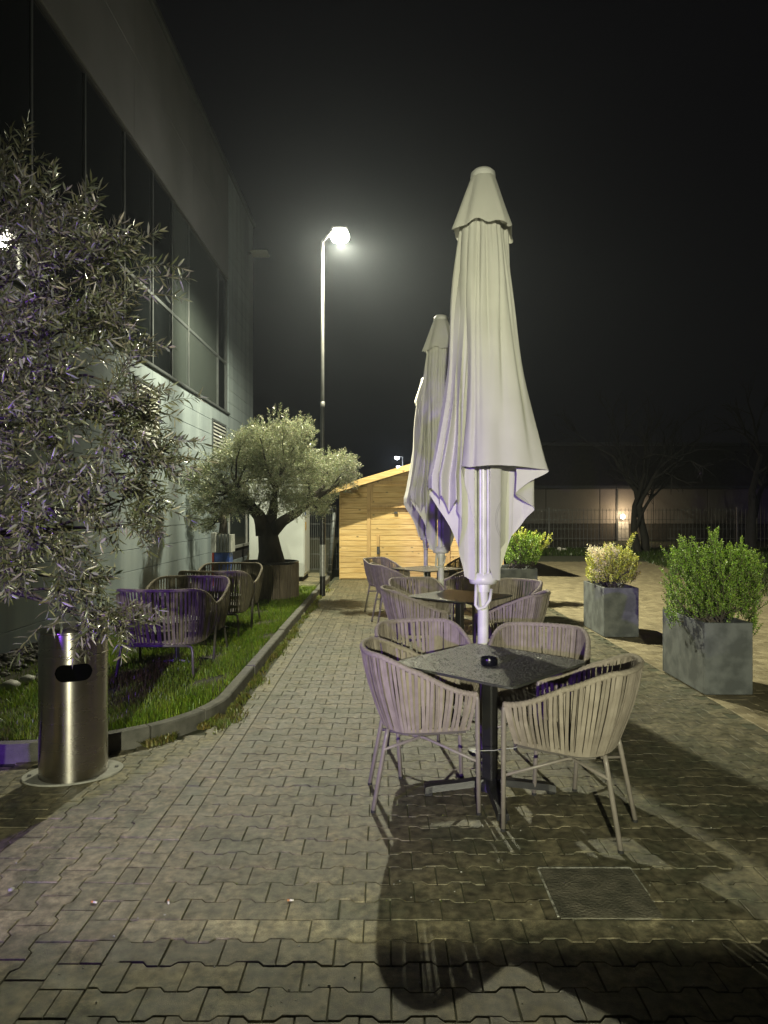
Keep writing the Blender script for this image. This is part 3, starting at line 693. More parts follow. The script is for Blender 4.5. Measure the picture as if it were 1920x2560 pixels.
# ------------------------------------------------------------------ street lamps
sl_ = thing('street_lamp', 'tall slender street lamp with dark lower post shining over the terrace', 'street lamp', (-1.17, 13.0, 0))
MB().lathe([(.055, -.02), (.055, 1.64), (.048, 1.69), (.038, 1.70)], 20, capt=True).obj('post_base', M['black'], sl_, True)
MB().lathe([(.0565, .38), (.0565, .98)], 20).obj('reflective_band', M['reflect'], sl_, True)
MB().lathe([(.040, 1.69), (.038, 3.62)], 16).obj('lower_post', M['black'], sl_, True)
MB().lathe([(.044, 3.60), (.044, 3.70)], 16, capt=True).obj('collar', M['galv'], sl_, True)
MB().lathe([(.034, 3.68), (.026, 6.76)], 16, capt=True).obj('upper_post', M['galv'], sl_, True)
MB().tube([(0, 0, 6.74), (.10, 0, 6.86), (.24, 0, 6.97)], .025, 8).obj('arm', M['galv'], sl_, True)
hd_ = MB().box(.18, .48, -.10, .10, 6.95, 7.01, .02).obj('lamp_head', M['galv'], sl_)
MB().lathe([(0.001, 6.735), (.09, 6.742), (.15, 6.775), (.18, 6.83), (.165, 6.90), (.13, 6.948)], 24, (.33, 0)).obj('lamp_lens', M['lamp_glow'], sl_, True)
for (x, Y, lab) in ((1.65, 60.0, 'far white street lamp above the hut roof, the higher of two'), (2.0, 72.0, 'far white street lamp above the hut roof, the lower of two')):
    t = thing('street_lamp', lab, 'street lamp', (x, Y, 0), group='far street lamps')
    MB().lathe([(.07, 0), (.05, 6.3)], 10, capt=True).obj('post', M['galv'], t, True)
    MB().box(-.75, 0, -.10, .10, 6.42, 6.50, .02).tube([(0, 0, 6.25), (0, 0, 6.46)], .05, 8).obj('lamp_head', M['galv'], t)
    MB().lathe([(.001, 6.18), (.16, 6.25), (.2, 6.40)], 12, (-.5, 0)).obj('lamp_lens', M['far_glow'], t, True)

# ------------------------------------------------------------------ hall at the back
hall = thing('industrial_hall', 'long low industrial hall with pale upper wall across the back', 'building', (3, 38, 0))
MB().box(0, 27, 0.03, 14, 0, 5.4).obj('wall_core', M['hall_dark'], hall)
for i in range(9):
    MB().box(i*3+.02, i*3+2.98, -.04, .028, .95, 2.88, .01).obj('wall_panel', M['hall'], hall)
    MB().box(i*3+.02, i*3+2.98, 0, .028, 0, .94, .01).obj('base_panel', M['hall_dark'], hall)
MB().box(-.2, 27.2, -.5, .02, 2.9, 3.05).box(-.1, 27.1, -.25, 0.0, 5.3, 5.45).obj('eaves', M['frame'], hall)
for x in (1.9, 9.9): MB().box(x, x+.10, -.12, -.05, 0, 2.9).obj('downpipe', M['frame'], hall)
MB().box(9.92, 10.6, -.06, -.042, 0, 1.05, .01).obj('door', M['wframe'], hall)
wl = thing('wall_lamp', 'small warm wall lamp glowing on the hall at the back', 'lamp', (13.2, 37.9, 1.35))
MB().box(-.06, .06, -.02, .05, -.08, .08, .01).obj('bracket', M['frame'], wl)
MB().lathe([(.001, -.14), (.10, -.11), (.13, 0), (.10, .09), (.001, .12)], 14, (0, -.16)).obj('lamp_shade', M['warm_glow'], wl, True)

# ------------------------------------------------------------------ plants
def leaf_mesh(name, base, dirs, size, width, m, nseg=1, tint=(0.65, 1.4), parent=None, fold=.25, tints=None):
    """base, dirs (n,3); lens shaped leaves with a centre fold"""
    n = len(base); d = dirs/np.linalg.norm(dirs, axis=1)[:, None]
    r = nr.normal(size=(n, 3)); s = np.cross(d, r); s /= np.linalg.norm(s, axis=1)[:, None]; u = np.cross(s, d)
    L = (size*nr.uniform(.7, 1.2, n))[:, None]; W = (width*nr.uniform(.75, 1.2, n)/2)[:, None]
    f = u*W*fold*2
    if nseg == 1:
        V = np.stack([base, base+d*L*.5+s*W+f*.5, base+d*L+u*L*.04, base+d*L*.5-s*W+f*.5], 1).reshape(-1, 3)
        i = np.arange(n)[:, None]*4; F = np.concatenate([i+np.array([[0, 1, 2]]), i+np.array([[0, 2, 3]])]); k = 4
    else:
        c = -u*L*.06
        V = np.stack([base, base+d*L*.28+s*W*.85+f*.5, base+d*L*.65+s*W*.9+f*.5+c*.5, base+d*L+c*2, base+d*L*.65-s*W*.9+f*.5+c*.5, base+d*L*.28-s*W*.85+f*.5, base+d*L*.47+c*.3], 1).reshape(-1, 3)
        i = np.arange(n)[:, None]*7; F = np.concatenate([i+np.array([q]) for q in ([0,1,6], [1,2,6], [2,3,6], [3,4,6], [4,5,6], [5,0,6])]); k = 7
    t = nr.uniform(*tint, n)[:, None]*np.c_[nr.uniform(.9, 1.15, n), np.ones(n), nr.uniform(.85, 1.1, n)]
    if tints is not None: t = t*tints
    return V, F, np.repeat(t, k, 0), k
def shoots(starts, dirs, lens, gap, droop=0.0, pair=True, splay=.75):
    """curved shoots with leaf pairs; returns leaf bases, dirs, t along shoot, shoot polylines"""
    Bs = []; Ds = []; Ts = []; Ls = []
    for p, d, l in zip(starts, dirs, lens):
        p = np.array(p, float); d = np.array(d, float); d /= np.linalg.norm(d); n = max(3, int(l/gap)); line = [p.copy()]
        a = rnd.uniform(0, 6.3)
        for i in range(n):
            d = d + nr.normal(size=3)*.06 + np.array([0, 0, -droop/n]); d /= np.linalg.norm(d); p = p + d*l/n
            s = np.cross(d, [0, 0, 1.0]); s /= (np.linalg.norm(s)+1e-6); u = np.cross(s, d)
            a += 1.57 + rnd.uniform(-.4, .4); v = s*math.cos(a)+u*math.sin(a)
            for q in ((1, -1) if pair else (1,)):
                Bs.append(p.copy()); Ds.append(d*(1-splay*.6)+v*q*splay+nr.normal(size=3)*.12); Ts.append(i/n)
            line.append(p.copy())
        Bs.append(p); Ds.append(d); Ts.append(1.0); Ls.append(line)
    return np.array(Bs), np.array(Ds), np.array(Ts), Ls
def twigs(lines, r0, parent, name='twigs', m=None):
    mb = MB()
    for ln in lines:
        q = [ln[0], ln[len(ln)//2], ln[-1]]; mb.tube(q, [r0, r0*.7, r0*.35], 3, cap=False)
    return tag(mb.obj(name, m or M['twig'], parent), kind='stuff')
def bez(a, b, sag=0.15, n=7, wob=.03):
    a = Vector(a); b = Vector(b); L = (b-a).length; mid = (a+b)/2 + Vector((rnd.uniform(-1, 1)*sag*L, rnd.uniform(-1, 1)*sag*L, -sag*L*.6))
    out = []
    for i in range(n):
        t = i/(n-1); p = a*(1-t)**2 + mid*2*t*(1-t) + b*t*t
        if 0 < i < n-1: p += Vector((rnd.uniform(-wob, wob), rnd.uniform(-wob, wob), rnd.uniform(-wob, wob)))
        out.append(p)
    return out
# --- the near olive tree at the left
t1 = thing('olive_tree', 'near olive tree filling the left edge, its branches hanging over the steel bin', 'tree', (-2.45, 2.9, 0))
o0 = np.array([-2.45, 2.9, 0.0]); 
clumps = [(5,395,3.3,.10),(25,440,3.2,.14),(60,490,3.1,.15),(150,490,3.15,.13),(215,520,3.1,.13),(110,560,3.0,.18),(235,560,3.1,.11),(30,600,3.0,.2),(170,640,3.1,.18),(60,720,2.9,.2),(200,720,3.15,.16),
  (255,680,3.2,.09),(130,800,3.0,.2),(250,830,3.15,.15),(30,850,2.8,.2),(300,900,3.2,.12),(190,900,3.0,.2),(80,950,2.9,.2),(320,960,3.2,.13),(240,990,3.05,.18),(340,1020,3.25,.10),(130,1040,2.85,.2),(30,1060,2.8,.19),
  (290,1070,3.15,.14),(200,1110,2.9,.17),(60,1140,2.8,.14),(300,1130,3.15,.08),(150,1180,2.85,.12),(160,1250,2.9,.09),(185,1300,2.95,.10),(215,1335,3.0,.08),(265,1335,3.05,.06),(30,1215,2.8,.07),
  (-60,480,3.1,.25),(-80,700,3.0,.28),(-90,900,2.9,.28),(-80,1080,2.9,.24),(-200,600,3.1,.3),(-220,850,3.0,.3),(-330,700,3.2,.3)]
st = []; di = []; le = []; cen = []
for (px, py, D, r) in clumps:
    c = np.array(P(px, py, D)); cen.append(c)
    outw = c - np.array([-2.3, 3.1, 2.1]); outw /= np.linalg.norm(outw)
    low = py > 1150
    for k in range(int(8 + r*78)):
        q = nr.normal(size=3); q = q/np.linalg.norm(q)*r*nr.uniform(.1, 1)
        st.append(c+q-outw*.05); di.append(outw*.55+q/r*.55+nr.normal(size=3)*.45+np.array([0, 0, -.45 if low else .22])); le.append(rnd.uniform(.10, .24)*(0.8 if low else 1))
for (px, py, D, dx, dz, l) in ((30,370,3.2,.45,.9,.24),(15,350,3.2,.1,.9,.14),(290,600,3.1,.8,.25,.26),(300,640,3.15,.8,.1,.2),(280,580,3.1,.9,.3,.24),(130,480,3.1,.5,.7,.22),(290,770,3.2,.9,.35,.2),(340,880,3.2,.8,.5,.2),(350,960,3.2,.8,.2,.2),(240,1330,3,.9,.0,.2),(260,1310,3,.9,.1,.18),(90,1350,2.9,-.4,-.3,.16)):
    st.append(np.array(P(px, py, D))); di.append(np.array([dx, -.1, dz])); le.append(l)
bs, ds, ts, lines = shoots(st, di, le, .017, droop=.35)
# leaves in view and nearest become single leaves
pxl = bs[:, 0]/bs[:, 1]*1475+829.5; dist = np.linalg.norm(bs-np.array([0, 0, 1.6]), axis=1)
cand = np.where((pxl > 2) & (pxl < 420))[0]; pick = cand[np.argsort(dist[cand])][:290]
mask = np.ones(len(bs), bool); mask[pick] = False
V, F, T, k = leaf_mesh('foliage', bs[mask]-o0, ds[mask], .058, .0095, M['olive'], nseg=2)
tag(obj('foliage', big_mesh('foliage', V, F, M['olive'], tint=T), t1), kind='stuff')
protos = []
for q in range(6):
    V, F, T, k = leaf_mesh('leaf', np.zeros((1, 3)), np.array([[1.0, 0, 0]]), .058, .0115, M['olive'], nseg=2)
    protos.append(big_mesh('leaf', V, F, M['olive'], tint=T))
for i in pick:
    o = obj('leaf', protos[rnd.randrange(6)], t1, tuple(bs[i]-o0)); o.rotation_euler = Vector(ds[i]).to_track_quat('X', 'Z').to_euler(); o.rotation_euler.rotate_axis('X', rnd.uniform(0, 6.28))
twigs([[tuple(np.array(p)-o0) for p in ln] for ln in lines], .0022, t1)
mb = MB().tube([(0, 0, 0.4), (.05, .03, .8), (-.03, .05, 1.2), (.05, .05, 1.5)], [.13, .10, .09, .08], 12); mb.obj('trunk', M['bark'], t1, True)
mb = MB(); hubs = [Vector((.25, .15, 1.9)), Vector((.4, .2, 2.4)), Vector((.3, .05, 1.5)), Vector((-.1, .2, 2.2))]
for h in hubs: mb.tube(bez((.05, .05, 1.45), h, .1), [.05, .046, .042, .038, .034, .03, .028], 8)
for c in cen:
    c = Vector(c-o0); h = min(hubs, key=lambda q: (q-c).length); mb.tube(bez(h, c, .12), [.016, .014, .012, .010, .008, .006, .004], 5)
mb.obj('branches', M['bark'], t1, True)
pt = thing('tree_tub', 'round wooden tub holding the near olive tree just outside the left edge', 'planter', (-2.45, 2.9, 0))
MB().lathe([(.33, 0), (.36, .5), (.31, .5), (.30, .42)], 24).obj('tub_wall', M['planks'], pt)
MB().lathe([(.31, .44), (.01, .45)], 24).obj('soil', M['soil'], pt)
# --- the large olive tree on the lawn
t2 = thing('olive_tree', 'large olive tree with a broad silvery crown in the round plank planter', 'tree', (-1.98, 12.0, .1))
o2 = np.array([-1.98, 12.0, .1])
cl2 = [(560,1085,.17),(610,1088,.18),(520,1078,.2),(660,1085,.2),(410,1050,.16),(750,1022,.2),(590,972,.40),(540,975,.36),(645,975,.34),(500,985,.34),(600,1005,.45),(545,1020,.42),(655,1005,.40),(460,1020,.30),(425,1030,.22),(700,1020,.36),(735,1005,.28),(500,1060,.32),(450,1070,.22),(600,1060,.38),(650,1060,.34),(700,1060,.28),(740,1040,.2),(560,940,.24),(615,935,.24),(635,1095,.17),(690,1095,.16),(480,1100,.14),(430,1100,.13),(575,1000,.4),(755,1010,.14),(655,930,.22),(520,950,.2),(450,1140,.09),(520,1095,.12)]
st = []; di = []; le = []; cen = []
for i, (px, py, r) in enumerate(cl2):
    D = 12.0 + rnd.uniform(-.45, .45); c = np.array(P(px, py, D)); cen.append(c)
    n = int(40 + 1150*r*r)
    for k in range(n):
        q = nr.normal(size=3); q = q/np.linalg.norm(q)*r*nr.uniform(.35, 1)
        p = c+q; outw = p-np.array([-1.98, 12, 2.0]); outw /= np.linalg.norm(outw)
        st.append(p-outw*.08); di.append(outw*.6+q/r*.3+nr.normal(size=3)*.4+np.array([0, 0, .35])); le.append(rnd.uniform(.10, .22))
for (px, py, l) in ((600,900,.32),(622,905,.26),(583,905,.25),(570,915,.22),(640,915,.2),(556,905,.15),(415,985,.22),(432,990,.2),(395,1000,.16),(730,985,.22),(718,988,.2),(765,1000,.15),(590,890,.2),(610,910,.3)):
    st.append(np.array(P(px, py+12, 11.9))); di.append(np.array([.08, 0, 1])); le.append(l)
bs, ds, ts, lines = shoots(st, di, le, .022, droop=.2)
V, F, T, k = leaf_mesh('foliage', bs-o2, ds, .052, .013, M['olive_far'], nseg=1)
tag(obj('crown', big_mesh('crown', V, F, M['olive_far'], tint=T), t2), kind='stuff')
twigs([[tuple(np.array(p)-o2) for p in ln] for ln in lines[::2]], .003, t2)
mb = MB()
tp = [P(585,1222,12)-Vector(o2), P(584,1190,12)-Vector(o2), P(578,1150,12)-Vector(o2), P(580,1128,12)-Vector(o2)]
mb.tube([tp[0]+Vector((0, 0, -.1))]+tp, [.30, .26, .19, .17, .15], 14)
mb.tube([P(572,1150,12)-Vector(o2), P(560,1115,11.9)-Vector(o2), P(535,1085,11.9)-Vector(o2), P(505,1060,11.9)-Vector(o2), P(480,1040,11.9)-Vector(o2)], [.16, .11, .085, .06, .03], 10)
mb.tube([P(585,1150,12)-Vector(o2), P(612,1125,11.9)-Vector(o2), P(640,1108,11.9)-Vector(o2), P(668,1085,11.9)-Vector(o2), P(700,1050,11.9)-Vector(o2)], [.14, .095, .08, .065, .03], 10)
mb.tube([P(580,1140,12)-Vector(o2), P(590,1100,12.1)-Vector(o2), P(595,1040,12.1)-Vector(o2)], [.13, .08, .04], 10)
tr = mb.obj('trunk', M['bark'], t2, True)
for v in tr.data.vertices:
    p = v.co; s = 1+.10*math.sin(p.z*17+4*math.atan2(p.y, p.x))+.08*math.sin(9*math.atan2(p.y, p.x)+p.z*6); 
    if p.z < 1.1: v.co.x, v.co.y = p.x*s, p.y*s
mb = MB()
for c in cen:
    h = min([Vector(P(a, b, 12))-Vector(o2) for a, b in ((505,1065),(668,1085),(595,1060),(545,1095),(640,1108))], key=lambda q: (q-Vector(c-o2)).length); mb.tube(bez(h, Vector(c-o2), .12), [.03, .026, .022, .018, .014, .01, .006], 5)
mb.obj('branches', M['bark'], t2, True)
# plank planter
pl = thing('plank_planter', 'round planter of dark upright planks under the large olive tree', 'planter', (-2.0, 12.0, .08))
n = 26; RP = .50
for i in range(n):
    a = 2*math.pi*i/n; hw = RP*math.sin(math.pi/n)-.004
    o = MB().box(RP-.022, RP, -hw, -hw/3, 0, .62+rnd.uniform(-.004, .004), .003).box(RP-.022, RP-.002, -hw/3+.003, hw/3-.003, 0, .62, .003).box(RP-.022, RP, hw/3, hw, 0, .62, .003).obj('plank', M['planks'], pl); o.rotation_euler = (0, 0, a)
MB().lathe([(.475, .02), (.475, .66), (.50, .66), (.50, .625)], 40).obj('rim', M['black'], pl)
MB().lathe([(.47, .55), (.01, .57)], 30).obj('soil', M['soil'], pl)
# --- small olive behind
t3 = thing('olive_tree', 'small olive tree against the wall behind the lounge chairs', 'tree', (-3.3, 14.0, 1.1))
o3 = np.array([-3.3, 14.0, 1.1]); st = []; di = []; le = []; cen = []
for (px, py, r) in ((440,1045,.35),(475,1065,.35),(420,1085,.25),(500,1100,.22),(455,1100,.22),(415,1120,.14),(535,1060,.3),(425,1135,.1)):
    c = np.array(P(px, py, 14.0)); cen.append(c)
    for k in range(int(30+260*r*r)):
        q = nr.normal(size=3); q = q/np.linalg.norm(q)*r*nr.uniform(.3, 1); st.append(c+q); di.append(q/r*.5+nr.normal(size=3)*.5+np.array([0, 0, .1])); le.append(rnd.uniform(.1, .2))
bs, ds, ts, lines = shoots(st, di, le, .025, droop=.4)
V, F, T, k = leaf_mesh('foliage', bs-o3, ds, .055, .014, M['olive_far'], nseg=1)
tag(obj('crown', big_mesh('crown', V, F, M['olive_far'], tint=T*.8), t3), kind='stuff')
mb = MB().tube([(0, 0, -.05), (.01, 0, .25), (0, 0, .5)], [.10, .08, .06], 8)
for c in cen: mb.tube(bez((0, 0, .35), Vector(c-o3), .12), [.05, .042, .035, .028, .02, .014, .008], 6)
mb.obj('trunk', M['bark'], t3, True)
bx = thing('slotted_planter_box', 'light grey slotted box on a blue base below the small olive tree', 'planter', (-3.3, 14.0, .08))
MB().box(-.2, -.10, -.2, .2, .70, 1.10, .01).box(-.10, .2, -.15, .2, .70, 1.06, .005).obj('body', M['wframe'], bx)
for i in range(4): MB().box(-.08+i*.07, -.045+i*.07, -.19, -.155, .72, 1.08).obj('slat', M['frame'], bx)
MB().box(-.15, .16, -.14, .18, 0, .70, .01).obj('base', M['blue'], bx)
MB().box(-.19, -.155, -.15, -.05, .02, .69).obj('side_strip', M['red'], bx)

# --- shrubs in square planters
def planter(x0, x1, y0, y1, h, label, rz=0):
    cx, cy = (x0+x1)/2, (y0+y1)/2; w2, d2 = (x1-x0)/2, (y1-y0)/2
    t = thing('square_planter', label, 'planter', (cx, cy, 0), rz, 'slate grey box planters')
    T_ = .025
    MB().box(-w2, w2, -d2, -d2+T_, 0.01, h, .004).box(-w2, w2, d2-T_, d2, 0.01, h, .004).box(-w2, -w2+T_, -d2+T_, d2-T_, .01, h, .003).box(w2-T_, w2, -d2+T_, d2-T_, .01, h, .003).obj('box_wall', M['concrete_pot'], t)
    MB().box(-w2+.02, w2-.02, -d2+.02, d2-.02, 0.012, h-.07).obj('soil', M['soil'], t)
    MB().box(-w2+.03, w2-.03, -d2+.03, d2-.03, 0.0, .012).obj('foot', M['rubber'], t)
    return t
planter(2.79, 3.21, 5.94, 6.84, .635, 'nearest slate grey box planter, holding the tall green shrub')
planter(2.80, 3.24, 8.68, 9.58, .635, 'slate grey box planter holding the low shrub with cream flowers')
planter(1.90, 2.61, 11.6, 12.5, .635, 'farthest slate grey box planter, half hidden behind the front umbrella')
def shrub(name, label, base, stems, gap, size, width, m, droop=0, extra=None, splay=.8, tinttip=None, pair=True, trunks=0):
    t = thing(name, label, 'shrub', base); b0 = np.array(base)
    st = [s[0] for s in stems]; di = [s[1] for s in stems]; le = [s[2] for s in stems]
    bs, ds, ts, lines = shoots(st, di, le, gap, droop=droop, splay=splay, pair=pair)
    tn = None
    if tinttip is not None: tn = 1+(np.array(tinttip)-1)*(ts**1.5)[:, None]
    V, F, T, k = leaf_mesh('foliage', bs-b0, ds, size, width, m, nseg=1, tints=tn)
    tag(obj('foliage', big_mesh('foliage', V, F, m, tint=T), t), kind='stuff')
    twigs([[tuple(np.array(p)-b0) for p in ln] for ln in lines], .004, t)
    return t, lines
# tall green shrub: px outline 1440..1645 x 1120..1345 at D 6.3
stems = []
for k in range(820):
    px = rnd.choice([1460,1487,1515,1545,1572,1600,1622])+rnd.gauss(0, 7.5); u = (px-1535)/95
    top = 1150 + 26*abs(math.sin(px*.055)) + 45*max(0, u-.2) + 18*max(0, -u) + rnd.uniform(0, 150)**1.0
    D = 6.35+rnd.gauss(0, .16)
    p = np.array(P(px, top+rnd.uniform(0, 30), D)); stems.append((p, np.array([u*.35, rnd.gauss(0, .25), 1.0])+nr.normal(size=3)*.15, rnd.uniform(.07, .15)))
for k in range(480):
    px = rnd.uniform(1480, 1600); u = (px-1540)/80; z = rnd.uniform(1210, 1335)
    stems.append((np.array(P(1540+u*70*(1-(z-1210)/280), z, 6.35+rnd.gauss(0, .15))), np.array([u*.6, rnd.gauss(0, .3), .8])+nr.normal(size=3)*.2, rnd.uniform(.08, .16)))
for k in range(60):
    stems.append((np.array(P(rnd.uniform(1590, 1632), rnd.uniform(1210, 1320), 6.5+rnd.gauss(0, .12))), np.array([.5, rnd.gauss(0, .3), .7]), rnd.uniform(.06, .12)))
stems.append((np.array(P(1480, 1318, 6.3)), np.array([-1, 0, .12]), .17)); stems.append((np.array(P(1470, 1290, 6.3)), np.array([-1, 0, .3]), .12))
t, lines = shrub('shrub', 'tall dense green shrub in the nearest grey planter at the right', (3.03, 6.38, .57), stems, .0105, .023, .011, M['box_leaf'], splay=.85, tinttip=(1.5, 1.35, 1.0))
mb = MB()
for k in range(40):
    s = rnd.choice(stems[:520])[0]; mb.tube(bez((rnd.uniform(-.1, .1), rnd.uniform(-.15, .15), 0), Vector(s)-Vector((3.03, 6.38, .57)), .05), [.010, .009, .008, .007, .006, .005, .004], 5)
mb.obj('stems', M['bark_grey'], t, True)
# cream flowering shrub
stems = []
for k in range(400):
    px = rnd.uniform(1280, 1364); u = (px-1322)/42; py = rnd.uniform(1195+22*abs(u), 1262)
    stems.append((np.array(P(px, py, 9.1+rnd.gauss(0, .14))), np.array([u*.6, rnd.gauss(0, .3), .9]), rnd.uniform(.10, .18)))
for (px, py) in ((1350,1200),(1356,1190),(1346,1208),(1352,1195),(1358,1185)): stems.append((np.array(P(px, py, 9.0)), np.array([.25, 0, 1]), .22))
t, lines = shrub('shrub', 'low yellow green shrub with cream flowers in the middle grey planter', (3.02, 9.1, .57), stems, .015, .035, .017, M['yellow_leaf'], splay=.8, tinttip=(1.25, 1.2, 1.1))
mb = MB()
for k in range(26): mb.tube(bez((rnd.uniform(-.1, .1), rnd.uniform(-.15, .15), 0), Vector(rnd.choice(stems)[0])-Vector((3.02, 9.1, .57)), .05), [.009]*7, 4)
mb.obj('stems', M['bark_grey'], t, True)
fb = []; fd = []
for (px, py) in ((1283,1195),(1290,1190),(1300,1198),(1310,1192),(1316,1186),(1325,1196),(1288,1212),(1296,1225),(1305,1215),(1286,1232),(1315,1205),(1293,1242),(1280,1188),(1322,1190)):
    for k in range(150):
        c = np.array(P(px, py, 8.97)); fb.append(c+nr.normal(size=3)*np.array([.035, .06, .028])); fd.append(nr.normal(size=3))
V, F, T, k = leaf_mesh('flowers', np.array(fb)-np.array([3.02, 9.1, .57]), np.array(fd), .026, .018, M['blossom'])
tag(obj('flowers', big_mesh('flowers', V, F, M['blossom'], tint=T), t), kind='stuff')
# yellow tipped shrub behind the umbrella
stems = []
for k in range(330):
    px = rnd.uniform(1098, 1160); u = (px-1128)/35; py = rnd.uniform(1170, 1222)
    stems.append((np.array(P(px, py, 12.0+rnd.gauss(0, .16))), np.array([u*.6, rnd.gauss(0, .3), .9]), rnd.uniform(.1, .2)))
n1 = len(stems)
t, lines = shrub('shrub', 'dark shrub with upright yellow green tips in the farthest grey planter', (2.3, 12.0, .57), stems, .018, .038, .019, M['box_leaf'], splay=.8, tinttip=(1.6, 1.4, 1.0))
tips = []
for (px, py, dx) in ((1112,1175,-.1),(1120,1170,0),(1105,1185,-.1),(1128,1185,0),(1134,1170,.1),(1118,1190,.1),(1150,1185,.5),(1160,1180,.6),(1155,1195,.7),(1170,1175,.7),(1165,1188,.8),(1145,1175,.4),(1128,1165,0),(1175,1182,.9),(1138,1190,.3)):
    for q in range(2): tips.append((np.array(P(px+rnd.uniform(-4, 4), py+rnd.uniform(-4, 6), 11.9)), np.array([dx, rnd.gauss(0, .1), 1]), rnd.uniform(.16, .26)))
bs, ds, ts, lines = shoots([s[0] for s in tips], [s[1] for s in tips], [s[2] for s in tips], .014, splay=.7)
V, F, T, k = leaf_mesh('tips', bs-np.array([2.3, 12.0, .57]), ds, .042, .02, M['yellow_leaf'])
tag(obj('tips', big_mesh('tips', V, F, M['yellow_leaf'], tint=T*1.15), t), kind='stuff')
mb = MB()
for k in range(26): mb.tube(bez((rnd.uniform(-.15, .15), rnd.uniform(-.15, .15), 0), Vector(rnd.choice(stems)[0])-Vector((2.3, 12.0, .57)), .05), [.009]*7, 4)
mb.obj('stems', M['bark_grey'], t, True)

# --- bare trees at the back
def bare_tree(label, base, h, lean, r0, seed, depth=6, low=False):
    t = thing('bare_tree', label, 'tree', base, group='bare trees at the back')
    rr = random.Random(seed); tk = MB(); br = MB()
    def grow(p, d, l, r, k):
        pts = [p]; q = p; dd = d.copy()
        for i in range(4):
            dd = (dd + Vector((rr.gauss(0, .09), rr.gauss(0, .09), rr.gauss(.02, .05)))).normalized(); q = q + dd*l/4; pts.append(q)
        (tk if k == 0 else br).tube(pts, [r*(1-.1*i) for i in range(5)], 7 if k < 2 else 4, cap=False)
        if k >= depth: return
        for c in range(3 if k > 0 or low else 2):
            a = rr.uniform(.3, .75); ax = Vector((rr.gauss(0, 1), rr.gauss(0, 1), rr.gauss(0, .3))).normalized()
            d2 = (dd*math.cos(a) + dd.cross(ax).normalized()*math.sin(a)).normalized()
            grow(pts[rr.choice([2, 3, 4])] if c else pts[-1], d2, l*rr.uniform(.6, .82), r*.58, k+1)
    grow(Vector((0, 0, -.05)), Vector(lean).normalized(), h*.30, r0, 0)
    tk.obj('trunk', M['bark_dark'], t, True); tag(br.obj('branches', M['bark_dark'], t, True), kind='stuff')
bare_tree('bare tree leaning left beside the warm wall lamp', (9.9, 26.5, -.03), 6.5, (-.22, 0, 1), .16, 3, 5, True)
bare_tree('upright bare tree right of the leaning one', (10.3, 26.9, -.03), 8.5, (.05, 0, 1), .17, 5, 5)
bare_tree('tall bare tree with a forked crown near the right edge', (14.3, 26.5, -.03), 8.5, (.03, 0, 1), .22, 9, 5)

